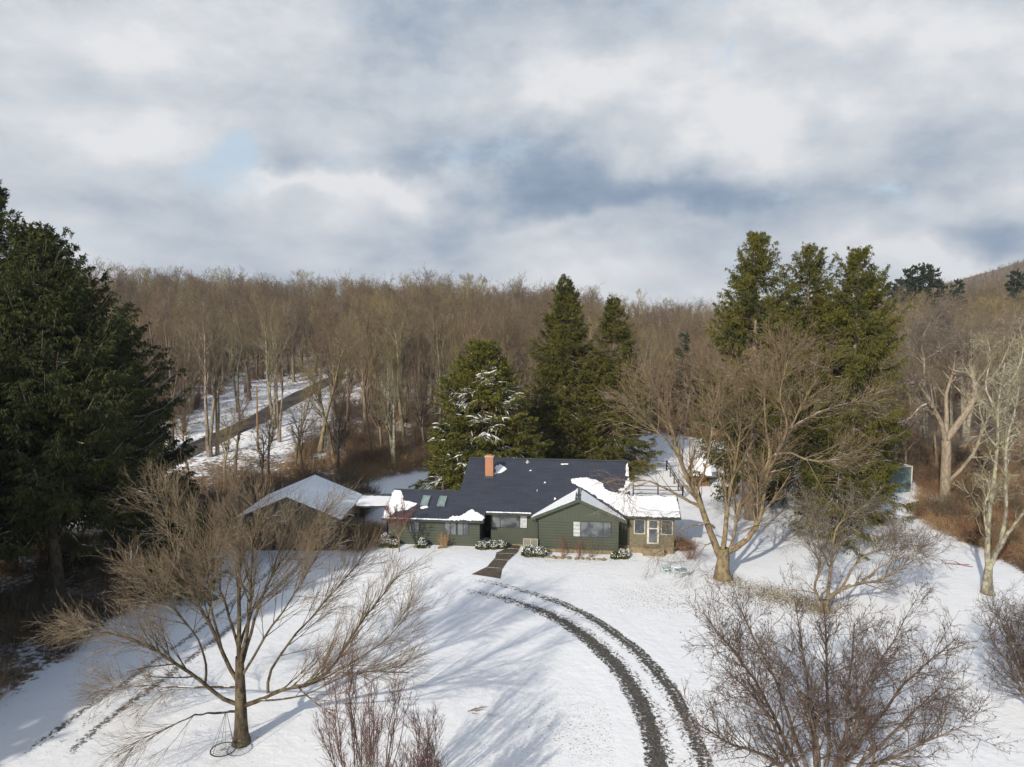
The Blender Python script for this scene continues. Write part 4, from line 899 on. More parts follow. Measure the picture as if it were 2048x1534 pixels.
# lichen covered tree nearer the right edge
b3 = ground(1974, 1188); Y3 = b3[1]
L = [(line(Y3, [(1975, 1194), (1975, 1160), (1978, 1130)]), .42, .36),
     (line(Y3, [(1978, 1140), (1973, 1072), (1981, 1008), (1994, 923), (1993, 897), (2003, 843), (1988, 813), (2006, 762), (2010, 721)], (0, .5, 1)), .27, .05),
     (line(Y3, [(1978, 1135), (1991, 1112), (2007, 1063), (2015, 944), (2010, 880), (2030, 830), (2045, 760)], (0, -.5, -.6)), .22, .05),
     (line(Y3, [(1992, 1110), (2003, 1085), (2032, 1038), (2050, 1005), (2078, 950)], (0, -1.5, -3)), .19, .05),
     (line(Y3, [(1972, 1070), (1968, 1030), (1972, 985), (1971, 944)], (0, -.5, -.8)), .10, .03),
     (line(Y3, [(1968, 1035), (1955, 1015), (1935, 985), (1915, 975)], (0, -.6, -1)), .06, .012),
     (line(Y3, [(1993, 897), (1965, 860), (1955, 820), (1960, 790), (1940, 760)], (.4, -.3, -1)), .11, .02),
     (line(Y3, [(2003, 843), (2030, 850), (2048, 870), (2070, 865)], (.5, 0, -.3)), .10, .02),
     (line(Y3, [(2006, 775), (2035, 745), (2048, 700), (2040, 655)], (.6, 1, 1.6)), .10, .02),
     (line(Y3, [(1988, 813), (1970, 770), (1985, 720), (1975, 680)], (.6, 1.5, 2)), .10, .02),
     (line(Y3, [(1973, 1080), (1958, 1055), (1950, 1040), (1952, 1025)], (0, -.5, -.7)), .05, .015)]
L = [(p_, a_ * (1 if i < 1 else .8), b_ * .7) for i, (p_, a_, b_) in enumerate(L)]
hero('lichen_tree', b3, L, M_bark_lich, bark('twig_lichen', (.26, .24, .15), (.38, .36, .24), .4), 41, 'lichen crusted bare tree with several forked trunks near the right edge', n=(80, 420, 1300, 1500), lens=((1.2, 2.8), (.7, 1.4), (.4, .8)), up=.03, ang=.75, rt=(.014, .008, .006), wob=.13, flare_amt=.3)
# small arching tree
b4 = ground(1650, 1226); Y4 = b4[1]
L = [(line(Y4, [(1650, 1230), (1650, 1218), (1652, 1200)]), .24, .2),
     (line(Y4, [(1648, 1218), (1640, 1195), (1627, 1170), (1634, 1150), (1645, 1140), (1640, 1110), (1620, 1080)], (0, -.5, -1)), .11, .02),
     (line(Y4, [(1652, 1205), (1660, 1190), (1683, 1176), (1725, 1163), (1770, 1168), (1800, 1144), (1840, 1120)], (0, -.4, -.6)), .16, .02),
     (line(Y4, [(1654, 1200), (1664, 1136), (1672, 1085), (1676, 1050), (1712, 1029), (1740, 1010)], (0, .6, 1)), .12, .02),
     (line(Y4, [(1664, 1140), (1640, 1090), (1630, 1040), (1610, 1000)], (.4, 1, 1.6)), .08, .015),
     (line(Y4, [(1683, 1176), (1700, 1140), (1725, 1110), (1760, 1095), (1795, 1080)], (-.2, .5, 1)), .09, .015),
     (line(Y4, [(1725, 1163), (1760, 1130), (1800, 1110), (1850, 1095)], (-.4, -1.5, -2)), .07, .012)]
hero('small_crabapple', b4, L, M_bark_gold, M_twig_grey, 51, 'small crooked bare tree with one arching limb behind the dark crabapple', n=(130, 1000, 3600, 4500), lens=((1.2, 3.0), (.7, 1.6), (.4, .8)), up=.02, ang=.6, rt=(.011, .0075, .0055), wob=.13)
# dark crabapple in the near right corner, dry fruit still on
Y5 = 27.5
def base_at(px, Y): x = (px - 1024) / FPX * (Y * .9965 + 1.667); return (x, Y, float(H(x, Y)))
b5 = base_at(1640, Y5)
st = [((1623, 1434), (1614, 1349), (1600, 1270), (1590, 1200), .8), ((1563, 1500), (1542, 1440), (1499, 1385), (1440, 1335), -1.), ((1570, 1470), (1535, 1390), (1470, 1300), (1420, 1230), .8), ((1590, 1470), (1555, 1370), (1520, 1280), (1490, 1215), 1.8),
      ((1695, 1500), (1690, 1413), (1704, 1328), (1712, 1242), .2), ((1717, 1522), (1776, 1470), (1819, 1420), (1870, 1365), -.6), ((1720, 1480), (1790, 1400), (1850, 1330), (1905, 1280), 1.2), ((1700, 1450), (1740, 1360), (1790, 1290), (1820, 1230), 2.2),
      ((1660, 1470), (1650, 1380), (1655, 1290), (1650, 1210), 2.4), ((1560, 1530), (1500, 1500), (1430, 1470), (1380, 1430), -2.), ((1730, 1540), (1800, 1520), (1870, 1480), (1930, 1450), -2.2), ((1640, 1520), (1630, 1450), (1600, 1380), (1580, 1330), -2.4), ((1690, 1520), (1720, 1460), (1735, 1400), (1760, 1350), -2.4)]
L = [([b5, tuple((np.array(b5) + np.array(at(*s[0], Y5 + s[4] * .3))) / 2 + [0, 0, -.2])] + line(Y5, s[:4], (s[4] * .3, s[4])), .105, .016) for s in st]
r5, tips, gg = hero('crabapple_tree', b5, L, M_twig_dark, M_twig_dark, 61, 'wide many stemmed dark crabapple with dry fruit in the near right corner', n=(360, 2700, 8500, 10000), lens=((1.2, 2.9), (.6, 1.4), (.3, .7)), up=.03, ang=.7, rt=(.010, .0065, .0045), flare_amt=0, skip=0, wob=.15)
def bits(root, tips, n, sz, m, g, name='dry_fruit'):
    i = g.choice(len(tips), n); k = g.integers(1, tips.shape[1], n); P = tips[i, k]
    D = g.normal(0, .5, (n, 3)) + [0, 0, -1.2]; V, F = kites(P, D, sz * g.uniform(.6, 1.3, n), sz * .32, g); mesh_obj(name, V, F, m, root)
M_fruit = mat('dry_fruit', two((.06, .028, .022), (.12, .05, .035), 5))
bits(r5, tips, 2600, .085, M_fruit, gg)
# red-twigged shrubs at the bottom edge
for (px, Y, h, n0, wd, sd_, lab) in ((735, 25.6, 8.2, 19, .25, 71, 'upright red twigged shrub of many thin stems at the bottom edge'), (845, 24.6, 5.6, 10, .24, 72, 'lower red twigged shrub right of the taller one at the bottom edge')):
    bb = base_at(px, Y); g = np.random.default_rng(sd_); Ls = []
    for i in range(n0):
        a = i / n0 * 6.28 + g.normal(0, .3); rr = h * wd * g.uniform(.3, 1.0); hh = h * g.uniform(.72, 1.0) * (1 - .25 * (rr / (h * wd)))
        q = [np.array([math.cos(a) * rr * f ** .7, math.sin(a) * rr * f ** .7, hh * f]) + g.normal(0, .06, 3) * (f > 0) + [0, 0, -.1 * (f == 0)] for f in np.linspace(0, 1, 7)]
        Ls.append(([np.array(bb) + v for v in q], .036, .009))
    hero('red_twig_shrub', bb, Ls, M_twig_dark, bark('twig_shrub_red%d' % sd_, (.085, .045, .04), (.15, .085, .07), .1), sd_, lab, 'shrub', n=(110, 700, 2000, 2000), lens=((.8, 2.2), (.4, 1.0), (.2, .5)), up=.10, ang=.42, rt=(.0075, .005, .004), flare_amt=0, skip=0)
# dark thicket tree at the right edge
b6 = base_at(2085, 33.5); g = np.random.default_rng(81); Ls = []
for i in range(12):
    a = i / 12 * 6.28 + g.normal(0, .3); rr = 3.4 * g.uniform(.4, 1.0); hh = 7.4 * g.uniform(.6, 1)
    Ls.append(([np.array(b6) + np.array([math.cos(a) * rr * f, math.sin(a) * rr * f, hh * f ** .9 - .1]) + g.normal(0, .12, 3) * (f > 0) for f in np.linspace(0, 1, 7)], .09, .015))
hero('twiggy_shrub', b6, Ls, M_twig_dark, M_twig_dark, 82, 'tall dense twiggy shrub cut by the right edge of the photo', 'shrub', n=(220, 1800, 6000, 7000), lens=((1., 2.6), (.6, 1.3), (.3, .6)), up=.02, ang=.7, rt=(.009, .006, .0045), flare_amt=0, skip=0, wob=.13)
# little ornamental tree before the left wing
b7 = (-9.75, 59.1, float(H(-9.75, 59.1)) - .05); g = np.random.default_rng(91); Ls = [([np.array(b7) + [0, 0, z_] for z_ in (0, .4, .8, 1.3)], .06, .055)]
for i in range(9):
    a = i / 9 * 6.28; rr = 1.5 * g.uniform(.6, 1.0); hh = 2.5 * g.uniform(.75, 1)
    Ls.append(([np.array(b7) + np.array([math.cos(a) * rr * f, math.sin(a) * rr * f, 1.25 + hh * f]) for f in np.linspace(0, 1, 6)], .035, .01))
hero('ornamental_tree', b7, Ls, M_bark_gold, bark('twig_plum', (.16, .07, .06), (.24, .13, .11), .05), 92, 'small vase shaped ornamental tree with plum twigs before the left wing', n=(60, 520, 1800, 1800), lens=((.5, 1.2), (.3, .6), (.15, .35)), up=.10, ang=.4, rt=(.008, .006, .005), flare_amt=0, skip=1)
# red stemmed dogwoods under the gable window
def uv(u, v_): c, s_ = math.cos(HR), math.sin(HR); xw, yw = u * c - v_ * s_, 60 + u * s_ + v_ * c; return (xw, yw, float(H(xw, yw)))
def whips(name, loc, n, h, wd, m, seed, label, cat='shrub', group=None, nsub=3, r=.010):
    g = np.random.default_rng(seed); D = unit(np.stack([g.normal(0, wd, n), g.normal(0, wd, n), np.ones(n)], 1)); P0 = np.stack([g.normal(0, .12 * h, n) * wd * 2, g.normal(0, .12 * h, n) * wd * 2, np.full(n, -.05)], 1)
    P = walk(P0, D, h * g.uniform(.6, 1.05, n), 6, .07, .03, g); Rr = r * np.linspace(1, .4, 6)[None] * np.ones((n, 1))
    P2, R2 = spawn(P, Rr, n * nsub, g, .25, 1, .4, .15, (h * .2, h * .45), 4, .1, .08, .7, .5, .3, r * .45)
    root = empty(name, loc, label, cat, group); mesh_obj('stems', *tubes([(P, Rr, 3)]), m, root); mesh_obj('twigs', *tubes([(P2, R2, 3)]), m, root); return root
for k, (u, h) in enumerate(((4.55, 1.9), (5.9, 1.75), (6.9, 1.9))):
    whips('dogwood_shrub', uv(u, -.15), 26, h, .28, M_twig_red if k < 2 else M_twig, 100 + k, ('red stemmed dogwood left of the gable window', 'red stemmed dogwood below the gable window left half', 'tan stemmed dogwood below the gable window right half')[k], 'shrub', 'dogwoods along the gable wall')
whips('tan_grass_clump', uv(-6.0, -.45), 90, 1.35, .35, M_brush_tan, 110, 'tawny dry grass clump before the left wing windows', 'grass clump', nsub=2, r=.012)
whips('red_bare_bush', uv(15.4, .3), 60, 1.7, .6, M_brush_red, 111, 'low reddish bare bush beyond the right end of the house', 'shrub')
M_leafy = needle('shrub_leaves', (.035, .055, .014), (.10, .115, .03), (.14, .13, .04))
def evergreen_bush(loc, w, h, seed, label, snow=1.):
    g = np.random.default_rng(seed); root = empty('evergreen_bush', loc, label, 'shrub', 'snow dusted evergreen bushes along the house front')
    n = 1500; d = unit(g.normal(0, 1, (n, 3))); d[:, 2] = np.abs(d[:, 2]); rr = g.uniform(.55, 1.05, n) ** .6
    P = d * rr[:, None] * [w / 2, w / 2.4, h * .9]; D = d + g.normal(0, .5, (n, 3)); V, F = kites(P, D, .13, .035, g); mesh_obj('foliage', V, F, M_leafy, root)
    k = P[(d[:, 2] > .35) & (g.random(n) < .26 * snow)]; n_ = len(k); D = np.stack([g.normal(0, 1, n_), g.normal(0, 1, n_), g.normal(0, .2, n_)], 1)
    V1, F1 = kites(k * 1.06 + [0, 0, .02], D, .12, .05, g); V2, F2 = kites(k * 1.06 + [0, 0, .035], D[:, [1, 0, 2]], .10, .05, g)
    mesh_obj('snow', np.concatenate([V1, V2]), np.concatenate([F1, F2 + len(V1)]), M_snow, root)
    st_ = np.stack([np.zeros((8, 3)) - [0, 0, .05], d[:8] * [w / 3, w / 3, h * .7]], 1); mesh_obj('stems', *tubes([(st_, np.full((8, 2), .015), 4)]), M_bark, root)
for k, (u, v_, w, h, lab) in enumerate(((-11.2, -.7, 1.0, 1.25, 'round snow topped evergreen bush at far left corner of the house'), (-10.45, -.75, .85, .8, 'lower evergreen bush right of the round one by the small tree'), (-7.9, -.6, .85, .85, 'lone snow capped evergreen bush between small tree and tawny grass'),
        (-2.6, -.25, 1.1, .75, 'evergreen bush at the left wing corner, left end of its row'), (-1.75, .1, 1.0, .7, 'evergreen bush in the middle of the row left of the walk'), (-1.05, .5, 1.0, .7, 'evergreen bush beside the walk at right end of its row'),
        (1.55, -.75, 1.25, .95, 'snowy evergreen bush in front of the lattice screen'), (2.5, -.55, 1.2, .85, 'snowy evergreen bush right of the downspout'), (9.0, -.2, .8, .6, 'small olive bush at right corner of the gable room'), (9.65, .0, .95, .8, 'snow flecked bush by the gap beside the gable room'))):
    evergreen_bush(uv(u, v_), w, h, 120 + k, lab, .3 if k == 8 else 1)

# ------------------------------------------------------------------ evergreens
def gl(x, y): return (x, y, float(H(x, y)) - .1)
conifer('norway_spruce', gl(-33.4, 50.0), 26.3, 9.2, 201, 'huge dark spruce with bare lower trunk filling the left side', nb=720, nl=34, ns=14, droop=.95, mats=M_needle_dk, bare=.27, slen=.34, sw=.042, prof='left')
conifer('norway_spruce', gl(-40.2, 54.5), 31.0, 7.5, 202, 'tallest dark spruce cut by the left edge of the photo', nb=460, nl=28, ns=12, droop=.95, mats=M_needle_dk, bare=.15, slen=.36, sw=.045, prof='spire')
conifer('norway_spruce', gl(-34.2, 59.5), 19.5, 6.6, 203, 'shorter dark spruce hiding behind the huge one at the left', nb=380, nl=28, ns=11, droop=.95, mats=M_needle_dk, bare=.28, slen=.36, sw=.045)
conifer('dark_yew', gl(-24.6, 50.5), 6.4, 3.1, 204, 'low dark evergreen bush between the spruce trunk and the garage track', nb=150, nl=18, ns=10, droop=.8, mats=M_needle_dk, bare=.03, slen=.28, sw=.03, prof='dome')
conifer('hemlock', gl(-3.4, 80.5), 16.8, 7.0, 205, 'rounded olive hemlock speckled with snow behind the chimney', nb=700, nl=28, ns=15, droop=.55, mats=M_needle_hem, bare=.0, slen=.30, sw=.042, prof='dome', snow=-.12, lv=(.72, 1.06))
conifer('spruce', gl(7.0, 93.0), 25.5, 6.3, 206, 'taller pointed green spruce behind the middle of the house', nb=520, nl=26, ns=15, droop=.9, bare=.03, slen=.31, sw=.036, prof='spire')
conifer('spruce', gl(13.2, 91.0), 22.8, 5.6, 207, 'shorter pointed green spruce right of the taller one behind the house', nb=460, nl=24, ns=15, droop=.9, bare=.03, slen=.31, sw=.036, prof='spire')
conifer('spruce', gl(24.6, 71.0), 29.0, 5.4, 208, 'left of the three tall olive spruces behind the golden maple', nb=400, nl=28, ns=15, droop=1.05, bare=.22, slen=.29, sw=.034, prof='ragged', tp=1.0, lv=(.5, 1.15))
conifer('spruce', gl(32.4, 77.0), 28.6, 5.8, 209, 'middle and thinnest topped of the three tall olive spruces', nb=370, nl=27, ns=15, droop=1.05, bare=.1, slen=.29, sw=.034, prof='ragged', tp=1.0, lv=(.5, 1.15))
conifer('spruce', gl(34.8, 71.0), 27.6, 5.0, 210, 'right of the three tall olive spruces with foliage nearly to the ground', nb=500, nl=28, ns=15, droop=1.05, bare=.06, slen=.29, sw=.034, prof='ragged', tp=1.0, lv=(.5, 1.15))
conifer('young_hemlock', gl(29.6, 62.5), 9.5, 4.2, 211, 'loose low evergreen behind the small crooked tree', nb=130, nl=18, ns=7, droop=.8, bare=.05, slen=.32, sw=.04, prof='dome')
conifer('white_pine', gl(25.5, 76.0), 11, 2.8, 212, 'small dark evergreen between the maple fork and the shed', nb=110, nl=16, ns=8, droop=.8, bare=.15, slen=.35, sw=.045)
# shading spruces of the same belt, outside the picture on the left
k = 0
for (x, y, h, r_) in ((-35, 28.5, 22.5, 6.2), (-41, 15.5, 27, 7), (-44, 29, 26, 7), (-47.5, 4, 27, 7), (-50, 18, 26, 7), (-41.5, 40, 25, 7), (-55, -6, 27, 7)):
    conifer('norway_spruce', gl(x, y), h, r_, 230 + k, 'dark spruce of the belt beyond the left edge', nb=260, nl=16, ns=6, droop=.9, mats=M_needle_dk, bare=.08, slen=.8, sw=.2, prof='broad', group='spruce belt beyond the left edge'); k += 1

# ------------------------------------------------------------------ woodland: individuals near, a mass far away
kinds = [(M_bark, M_twig_wood, .50, 1.), (bark('bark_olive', (.16, .125, .07), (.34, .28, .17), .4), M_twig_woodol, .42, .9), (M_bark, M_twig_woodred, .55, 1.05), (M_bark_pale, M_twig_wood, .38, .85), (M_bark, M_twig_wood, .6, 1.1), (bark('bark_tan', (.17, .12, .07), (.33, .25, .16), .4), M_twig_wood, .5, 1.), (M_bark_lich, M_twig_woodol, .45, .95)]
GW = 'bare trees of the woodland behind the house'
protos = [wild_tree('woodland_tree', 300 + i, 20, 0, a, s_, bk, tw, .3 + .05 * (i % 3), label='x', group=GW) for i, (bk, tw, a, s_) in enumerate(kinds)]
used = [False] * len(protos)
labs = ['grey brown bare woodland tree standing behind the house', 'bare woodland tree with golden bark and olive twigs behind the house', 'reddish twigged bare woodland tree behind the house', 'slim pale barked bare woodland tree behind the house',
        'broad spreading bare woodland tree behind the house', 'golden barked bare woodland tree with brown twigs behind the house', 'lichen grey bare woodland tree with olive twigs behind the house']
def place_of(x, y):
    t_ = x / y; d = seg_d(x, y)
    if t_ < -.52: w = 'behind the dark spruces'
    elif t_ < -.26: w = 'on the slope beyond the road' if y > 105 else 'between the road and the garage'
    elif t_ < -.12: w = 'right of the road'
    elif t_ < -.02: w = 'left of the snowy hemlock' if y < 130 else 'beyond the snowy hemlock'
    elif t_ < .10: w = 'behind the two pointed spruces'
    elif t_ < .25: w = 'right of the two pointed spruces'
    elif t_ < .42: w = 'behind the three tall spruces'
    elif t_ < .56: w = 'right of the three tall spruces'
    else: w = 'toward the right edge'
    return w + (', at the wood edge' if y < 104 else ', a little way in' if y < 125 else ', deep in the wood' if y < 145 else ', far up the slope')
kindw = ['grey brown', 'olive twigged', 'reddish twigged', 'slim pale barked', 'broad spreading', 'golden barked', 'lichen grey']
def put(k, x, y, h, rz, label=None, sx=1.):
    loc = (x, y, float(H(x, y)) - .15); s_ = h / 20.; sc = (s_ * sx, s_ * sx, s_)
    if not used[k]: o = protos[k]; o.location = loc; o.rotation_euler = (0, 0, rz); o.scale = sc; used[k] = True
    else: o = copy_tree(protos[k], loc, rz, sc)
    o['label'] = label or ('low ' if h < 13 else 'tall ' if h > 19.5 else '') + kindw[k] + ' bare tree ' + place_of(x, y); return o
g = np.random.default_rng(44)
rdp = np.array(rd)
def road_d(x, y): return np.min(np.hypot(rdp[:, 0] - x, rdp[:, 1] - y)) if True else 9
def seg_d(x, y):
    a, b_ = rdp[:-1], rdp[1:]; ab = b_ - a; q = np.array([x, y]); t_ = np.clip(((q - a) * ab).sum(1) / (ab ** 2).sum(1), 0, 1); return np.min(np.linalg.norm(q - (a + ab * t_[:, None]), axis=1))
# trees one can point to, standing along the edge of the wood
spec = [(3, 420, 895, 96, 20.5, .9), (3, 436, 900, 97, 19, .7), (1, 640, 905, 98, 19, 1.1), (1, 670, 915, 93, 16, .9), (5, 745, 925, 92, 17.5, .9), (0, 500, 800, 140, 24, 1), (6, 790, 930, 90, 15.5, 1.1), (2, 300, 800, 112, 22, 1.1), (0, 345, 880, 100, 21, 1.),
        (5, 930, 880, 108, 19.8, .9), (5, 1015, 880, 112, 19, .9), (3, 975, 880, 118, 18, .7), (2, 700, 880, 104, 18, 1), (0, 850, 900, 98, 15, 1), (6, 1290, 850, 112, 17, .9), (2, 1370, 850, 112, 15, 1.), (3, 1765, 850, 92, 15.5, .55), (3, 1790, 850, 90, 15, .5), (6, 1990, 900, 96, 21, 1.2), (0, 1840, 850, 108, 19, 1.1), (6, 1930, 900, 106, 20, 1.2), (4, 2040, 850, 112, 22, 1.2),
        (3, 560, 880, 104, 18, .7), (1, 590, 930, 90, 13, 1), (2, 470, 940, 88, 11, 1.2), (5, 380, 960, 84, 11, 1.1), (2, 540, 950, 86, 10, 1.2), (5, 610, 950, 84, 9.5, 1.2), (1, 450, 990, 80, 9.5, 1.2), (5, 520, 985, 78, 8.5, 1.2)]
placed = []
for i, (k, px, py, Y, h, sx_) in enumerate(spec):
    x = (px - 1024) / FPX * (Y * .9965 + 1.667); placed.append((x, Y)); put(k, x, Y, h, g.random() * 6.28, None, sx_)
cand = []
for i in range(9000):
    y = 82 + 90 * g.random() ** 1.1; x = g.uniform(-.80, .80) * (y + 4)
    cand.append((x, y))
for (x, y) in cand:
    if len(placed) >= 262: break
    if seg_d(x, y) < 5.5 or (-.50 < x / y < -.26 and seg_d(x, y) < 13 and g.random() < .55): continue
    if litter_at(x, y) < .30 and not (x < -20 and y > 100): continue
    if x > -2 and x < 44 and y < 100: continue
    if y < 100 and x > -22 and x < 0 and y < 92: continue
    if abs(x + 3.4) < 9 and y < 92: continue
    sp = 5.0 if y < 130 else 6.2
    if x < -20 and x / y > -.52 and x / y < -.18 and y > 96: sp = 6.8
    if any((x - a) ** 2 + (y - b_) ** 2 < sp * sp for a, b_ in placed): continue
    placed.append((x, y)); tt = x / y
    h = g.uniform(15, 22) if y > 100 else g.uniform(9, 16)
    if tt > .1: h *= .80
    elif tt > -.06: h = min(h, 17)
    k = int(g.choice(7, p=[.20, .20, .15, .11, .11, .13, .10])); put(k, x, y, h, g.random() * 6.28)
# far woods: one mass
def gn_scatter(name, pts, rots, scs, srcs, pick, kind='stuff'):
    me = bpy.data.meshes.new(name); me.vertices.add(len(pts)); me.vertices.foreach_set('co', np.asarray(pts, np.float32).ravel())
    for nme, arr, ty in (('rot', rots, 'FLOAT'), ('scl', scs, 'FLOAT'), ('pick', pick, 'INT')):
        a = me.attributes.new(nme, ty, 'POINT'); a.data.foreach_set('value', np.asarray(arr, np.float32 if ty == 'FLOAT' else np.int32))
    o = bpy.data.objects.new(name, me); COL.objects.link(o); tag(o, kind=kind)
    ng = bpy.data.node_groups.new(name, 'GeometryNodeTree'); ng.interface.new_socket('Geometry', in_out='INPUT', socket_type='NodeSocketGeometry'); ng.interface.new_socket('Geometry', in_out='OUTPUT', socket_type='NodeSocketGeometry')
    N = ng.nodes; Lk = ng.links; gi = N.new('NodeGroupInput'); gout = N.new('NodeGroupOutput'); jn = N.new('GeometryNodeJoinGeometry')
    def named(nm, ty): n = N.new('GeometryNodeInputNamedAttribute'); n.data_type = ty; n.inputs[0].default_value = nm; return n.outputs[0]
    rt = N.new('ShaderNodeCombineXYZ'); Lk.new(named('rot', 'FLOAT'), rt.inputs[2]); sc = named('scl', 'FLOAT'); pk = named('pick', 'INT')
    for i, s_ in enumerate(srcs):
        ob = N.new('GeometryNodeObjectInfo'); ob.inputs[0].default_value = s_; ob.transform_space = 'ORIGINAL'
        cmp_ = N.new('FunctionNodeCompare'); cmp_.data_type = 'INT'; cmp_.operation = 'EQUAL'; Lk.new(pk, cmp_.inputs[2]); cmp_.inputs[3].default_value = i
        ip = N.new('GeometryNodeInstanceOnPoints'); Lk.new(gi.outputs[0], ip.inputs['Points']); Lk.new(cmp_.outputs[0], ip.inputs['Selection']); Lk.new(ob.outputs['Geometry'], ip.inputs['Instance'])
        Lk.new(rt.outputs[0], ip.inputs['Rotation']); Lk.new(sc, ip.inputs['Scale']); Lk.new(ip.outputs[0], jn.inputs[0])
    Lk.new(jn.outputs[0], gout.inputs[0]); md = o.modifiers.new('scatter', 'NODES'); md.node_group = ng
    return o
srcs = []
for i in range(5):
    bk, tw, a, s_ = kinds[[0, 1, 2, 4, 0][i]]; o = wild_tree('far_tree', 400 + i, 20, 1, a, s_, bk, tw, .3, two_parts=False); COL.objects.unlink(o); srcs.append(o)
P = []; occ = {}
for i in range(60000):
    y = 100 + 290 * g.random() ** .75; x = g.uniform(-.86, .86) * y + g.normal(0, 4)
    if y < 172 and any((x - a) ** 2 + (y - b_) ** 2 < 25 for a, b_ in placed): continue
    if y < 172 and (litter_at(x, y) < .4 or seg_d(x, y) < 6 or (x / y > -.5 and x / y < -.2)): continue
    if seg_d(x, y) < 6: continue
    q_ = 5.2 if y < 300 else 6.4; c = (int(x // q_), int(y // q_))
    if c in occ: continue
    occ[c] = 1; P.append((x, y))
for i in range(14000):
    y = g.uniform(560, 960); x = g.uniform(.50, .80) * y; c = (int(x // 5), int(y // 5))
    if c not in occ: occ[c] = 1; P.append((x, y))
P = np.array(P); hh = np.where(P[:, 0] / P[:, 1] > .12, g.uniform(12, 19, len(P)), g.uniform(14.5, 22, len(P))); hh = np.where(P[:, 1] > 500, 10, np.where(P[:, 1] < 240, np.minimum(hh, 16.5), hh)) * (1 + .14 * (g.random(len(P)) > .93) - .25 * (g.random(len(P)) > .7)) * (1 + .10 * np.sin(P[:, 0] / 31) * np.sin(P[:, 0] / 13 + 1))
gn_scatter('far_woodland', np.column_stack([P, H(P[:, 0], P[:, 1]) - .3]), g.random(len(P)) * 6.28, hh / 20, srcs, g.choice(5, len(P)))
print('far trees', len(P), 'near', len(placed))
# pines on the right skyline and two dark ones in the far wood
pp = conifer('white_pine', gl(155, 268), 22, 4.6, 240, 'dark pine', nb=70, nl=10, ns=5, droop=.1, mats=M_pine, bare=.30, slen=1.0, sw=.22, prof='broad', group='dark pines on the right skyline')
pl = [(1775, 268, 21), (1792, 262, 23), (1808, 270, 26), (1826, 264, 27), (1842, 272, 26.5), (1858, 268, 25), (2020, 262, 23), (2034, 268, 22), (1905, 262, 20)]
names = ['at the left end of the skyline pine clump', 'second from the left in the skyline pine clump', 'third from the left in the skyline pine clump', 'in the middle of the skyline pine clump', 'second from the right in the skyline pine clump', 'at the right end of the skyline pine clump',
         'left one of a pair near the right edge below the far hill', 'right one of a pair near the right edge below the far hill', 'standing alone below the lone skyline tree']
for i, ((px, Y, h), nm) in enumerate(zip(pl, names)):
    x = (px - 1024) / FPX * (Y * .9965 + 1.667); loc = gl(x, Y)
    if i == 0: o = pp; o.location = loc; o.scale = [h / 22] * 3
    else: o = copy_tree(pp, loc, i * 1.3, [h / 22] * 3)
    o['label'] = 'dark pine ' + nm
pq = conifer('far_spruce', gl(33, 135), 14, 4.6, 241, 'frosted dark evergreen in the wood right of the two middle spruces', nb=110, nl=12, ns=5, droop=.5, mats=M_pine, bare=.03, slen=.8, sw=.16)
conifer('far_spruce', gl(46, 160), 13, 3.6, 242, 'small dark evergreen deep in the wood left of the three spruces', nb=80, nl=10, ns=4, droop=.5, mats=M_pine, bare=.03, slen=.8, sw=.16)
# bare pole by the road
p = ground(516, 905); mb = MB(); mb.beam((0, 0, -.3), (.08, 0, 9.2), .16, .10, n=10); mb.add([(0.02, -.08, 9.19), (.16, 0, 9.19), (.05, .09, 9.19), (.05, 0, 9.8)], [(0, 1, 3), (1, 2, 3), (2, 0, 3)])
tag(mb.build('dead_trunk', bark('bark_orange', (.20, .12, .06), (.33, .20, .10), .1), loc=p), 'straight broken dead trunk without branches beside the road', 'tree')

# ------------------------------------------------------------------ undergrowth
def bush_src(seed, m, n, h, wd, nsub, r):
    g = np.random.default_rng(seed); D = unit(np.stack([g.normal(0, wd, n), g.normal(0, wd, n), np.ones(n)], 1)); P0 = np.stack([g.normal(0, .35, n), g.normal(0, .35, n), np.full(n, -.1)], 1)
    P = walk(P0, D, h * g.uniform(.4, 1.05, n), 5, .14, .0, g); Rr = r * np.linspace(1, .45, 5)[None] * np.ones((n, 1)); P2, R2 = spawn(P, Rr, n * nsub, g, .15, 1, .7, .25, (h * .15, h * .4), 3, .15, .0, .7, .5, .3, r * .5)
    o = mesh_obj('bush', *tubes([(P, Rr, 3), (P2, R2, 3)]), m); COL.objects.unlink(o); return o
bs = [bush_src(500, M_brush_tan, 55, 1.9, .55, 5, .013), bush_src(501, M_brush_red, 55, 2.1, .6, 5, .013), bush_src(502, M_brush_dark, 45, 2.3, .6, 6, .012), bush_src(503, M_twig_wood, 40, 3.0, .45, 7, .013), bush_src(504, M_brush_tan, 70, .8, .7, 3, .010), bush_src(505, M_brush_red, 60, .9, .9, 3, .010)]
BP = []; BK = []; BS = []
def area(n, xr, yr, ks, sc=(.7, 1.2), cond=None):
    for _ in range(n):
        x = g.uniform(*xr); y = g.uniform(*yr)
        if cond and not cond(x, y): continue
        BP.append((x, y)); BK.append(int(g.choice(ks))); BS.append(g.uniform(*sc))
yard = lambda x, y: litter_at(x, y) > .38 and seg_d(x, y) > 3.8 and not (-.52 < x / y < -.26 and seg_d(x, y) < 16 and y > 84)
area(700, (-70, -18), (66, 100), [0, 0, 3, 1, 4, 4], (.8, 1.4), yard)
area(620, (-20, 4), (80, 100), [0, 4, 4, 0, 3], (.6, 1.3), yard)
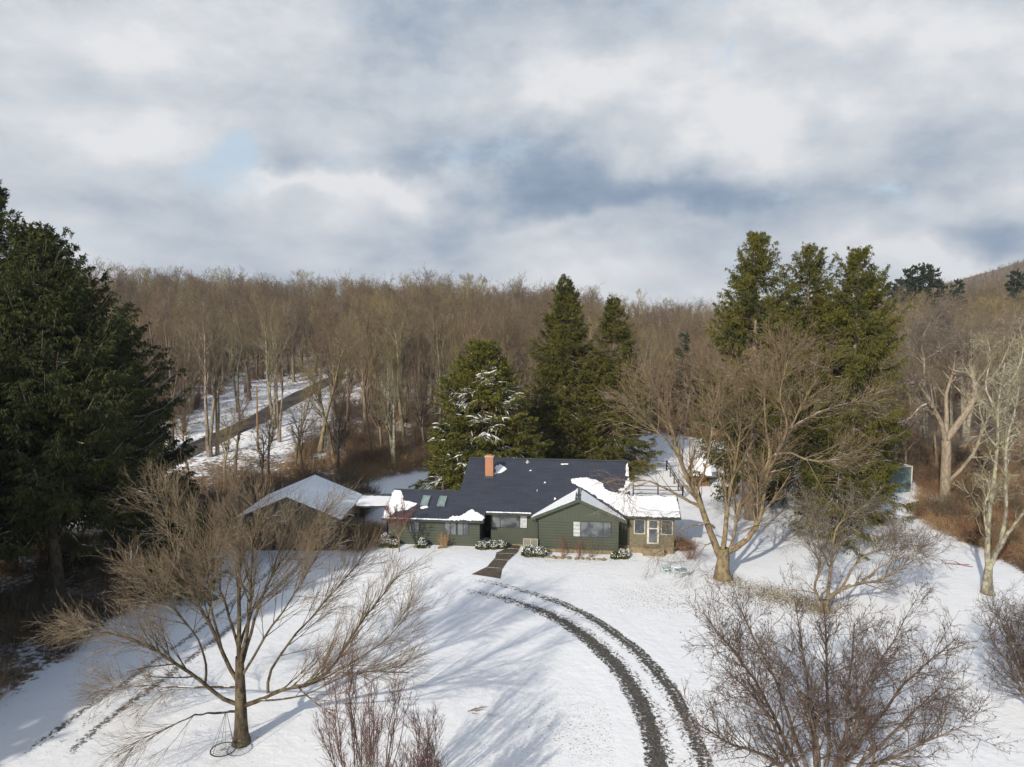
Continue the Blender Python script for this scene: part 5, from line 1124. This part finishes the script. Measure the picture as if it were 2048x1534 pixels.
area(330, (2, 20), (95, 112), [0, 0, 2, 3, 4], (.6, 1.2), yard)
area(900, (-90, 10), (96, 135), [0, 3, 3, 1, 2, 4], (.7, 1.5), yard)
area(500, (20, 60), (98, 135), [1, 0, 3, 1, 2], (.8, 1.5), yard)
area(1100, (41, 80), (52, 100), [1, 0, 2, 5, 0, 3], (.6, 1.3), lambda x, y: litter_at(x, y) > .5 and x > 40 + (y < 62) * 1)
area(700, (41.5, 60), (50, 84), [5, 4, 4, 4, 1, 0], (.6, 1.1), lambda x, y: litter_at(x, y) > .3)
area(520, (-52, -26), (33, 64), [2, 0, 3, 3, 4], (.5, 1.1), lambda x, y: litter_at(x, y) > .3)
area(330, (-27, -15.5), (68.5, 76), [0, 3, 2, 1], (.7, 1.2))
area(60, (-14.5, -12.2), (61.2, 64), [1, 0, 1], (.7, .9))
area(46, (-15.2, -12.6), (59.6, 61.5), [2, 3], (.6, .9))
area(70, (-30, -25.2), (59, 66), [0, 3, 2], (.8, 1.3))
area(700, (-140, 140), (128, 190), [0, 3, 2, 1], (1., 1.8), yard)
area(22, (10.5, 13.2), (93.5, 96.5), [0, 4], (.8, 1.2)); area(20, (14.3, 15.9), (61, 62.5), [1, 2], (.4, .7))
BP = np.array(BP); gn_scatter('undergrowth', np.column_stack([BP, H(BP[:, 0], BP[:, 1]) - .05]), g.random(len(BP)) * 6.28, BS, bs, BK)

# ------------------------------------------------------------------ thin winter haze over the whole valley
mb = MB(); mb.box((-1100, -200, -8), (1750, 2000, 190)); hz_o = mb.build('haze', None)
hm_ = bpy.data.materials.new('haze_air'); hm_.use_nodes = True; nt = hm_.node_tree; nt.nodes.clear()
o_ = nt.nodes.new('ShaderNodeOutputMaterial'); vp = nt.nodes.new('ShaderNodeVolumePrincipled'); vp.inputs['Density'].default_value = .00014
vp.inputs['Color'].default_value = (.80, .87, 1, 1); vp.inputs['Anisotropy'].default_value = .2; nt.links.new(vp.outputs[0], o_.inputs['Volume'])
hz_o.data.materials.clear(); hz_o.data.materials.append(hm_); tag(hz_o, kind='stuff')
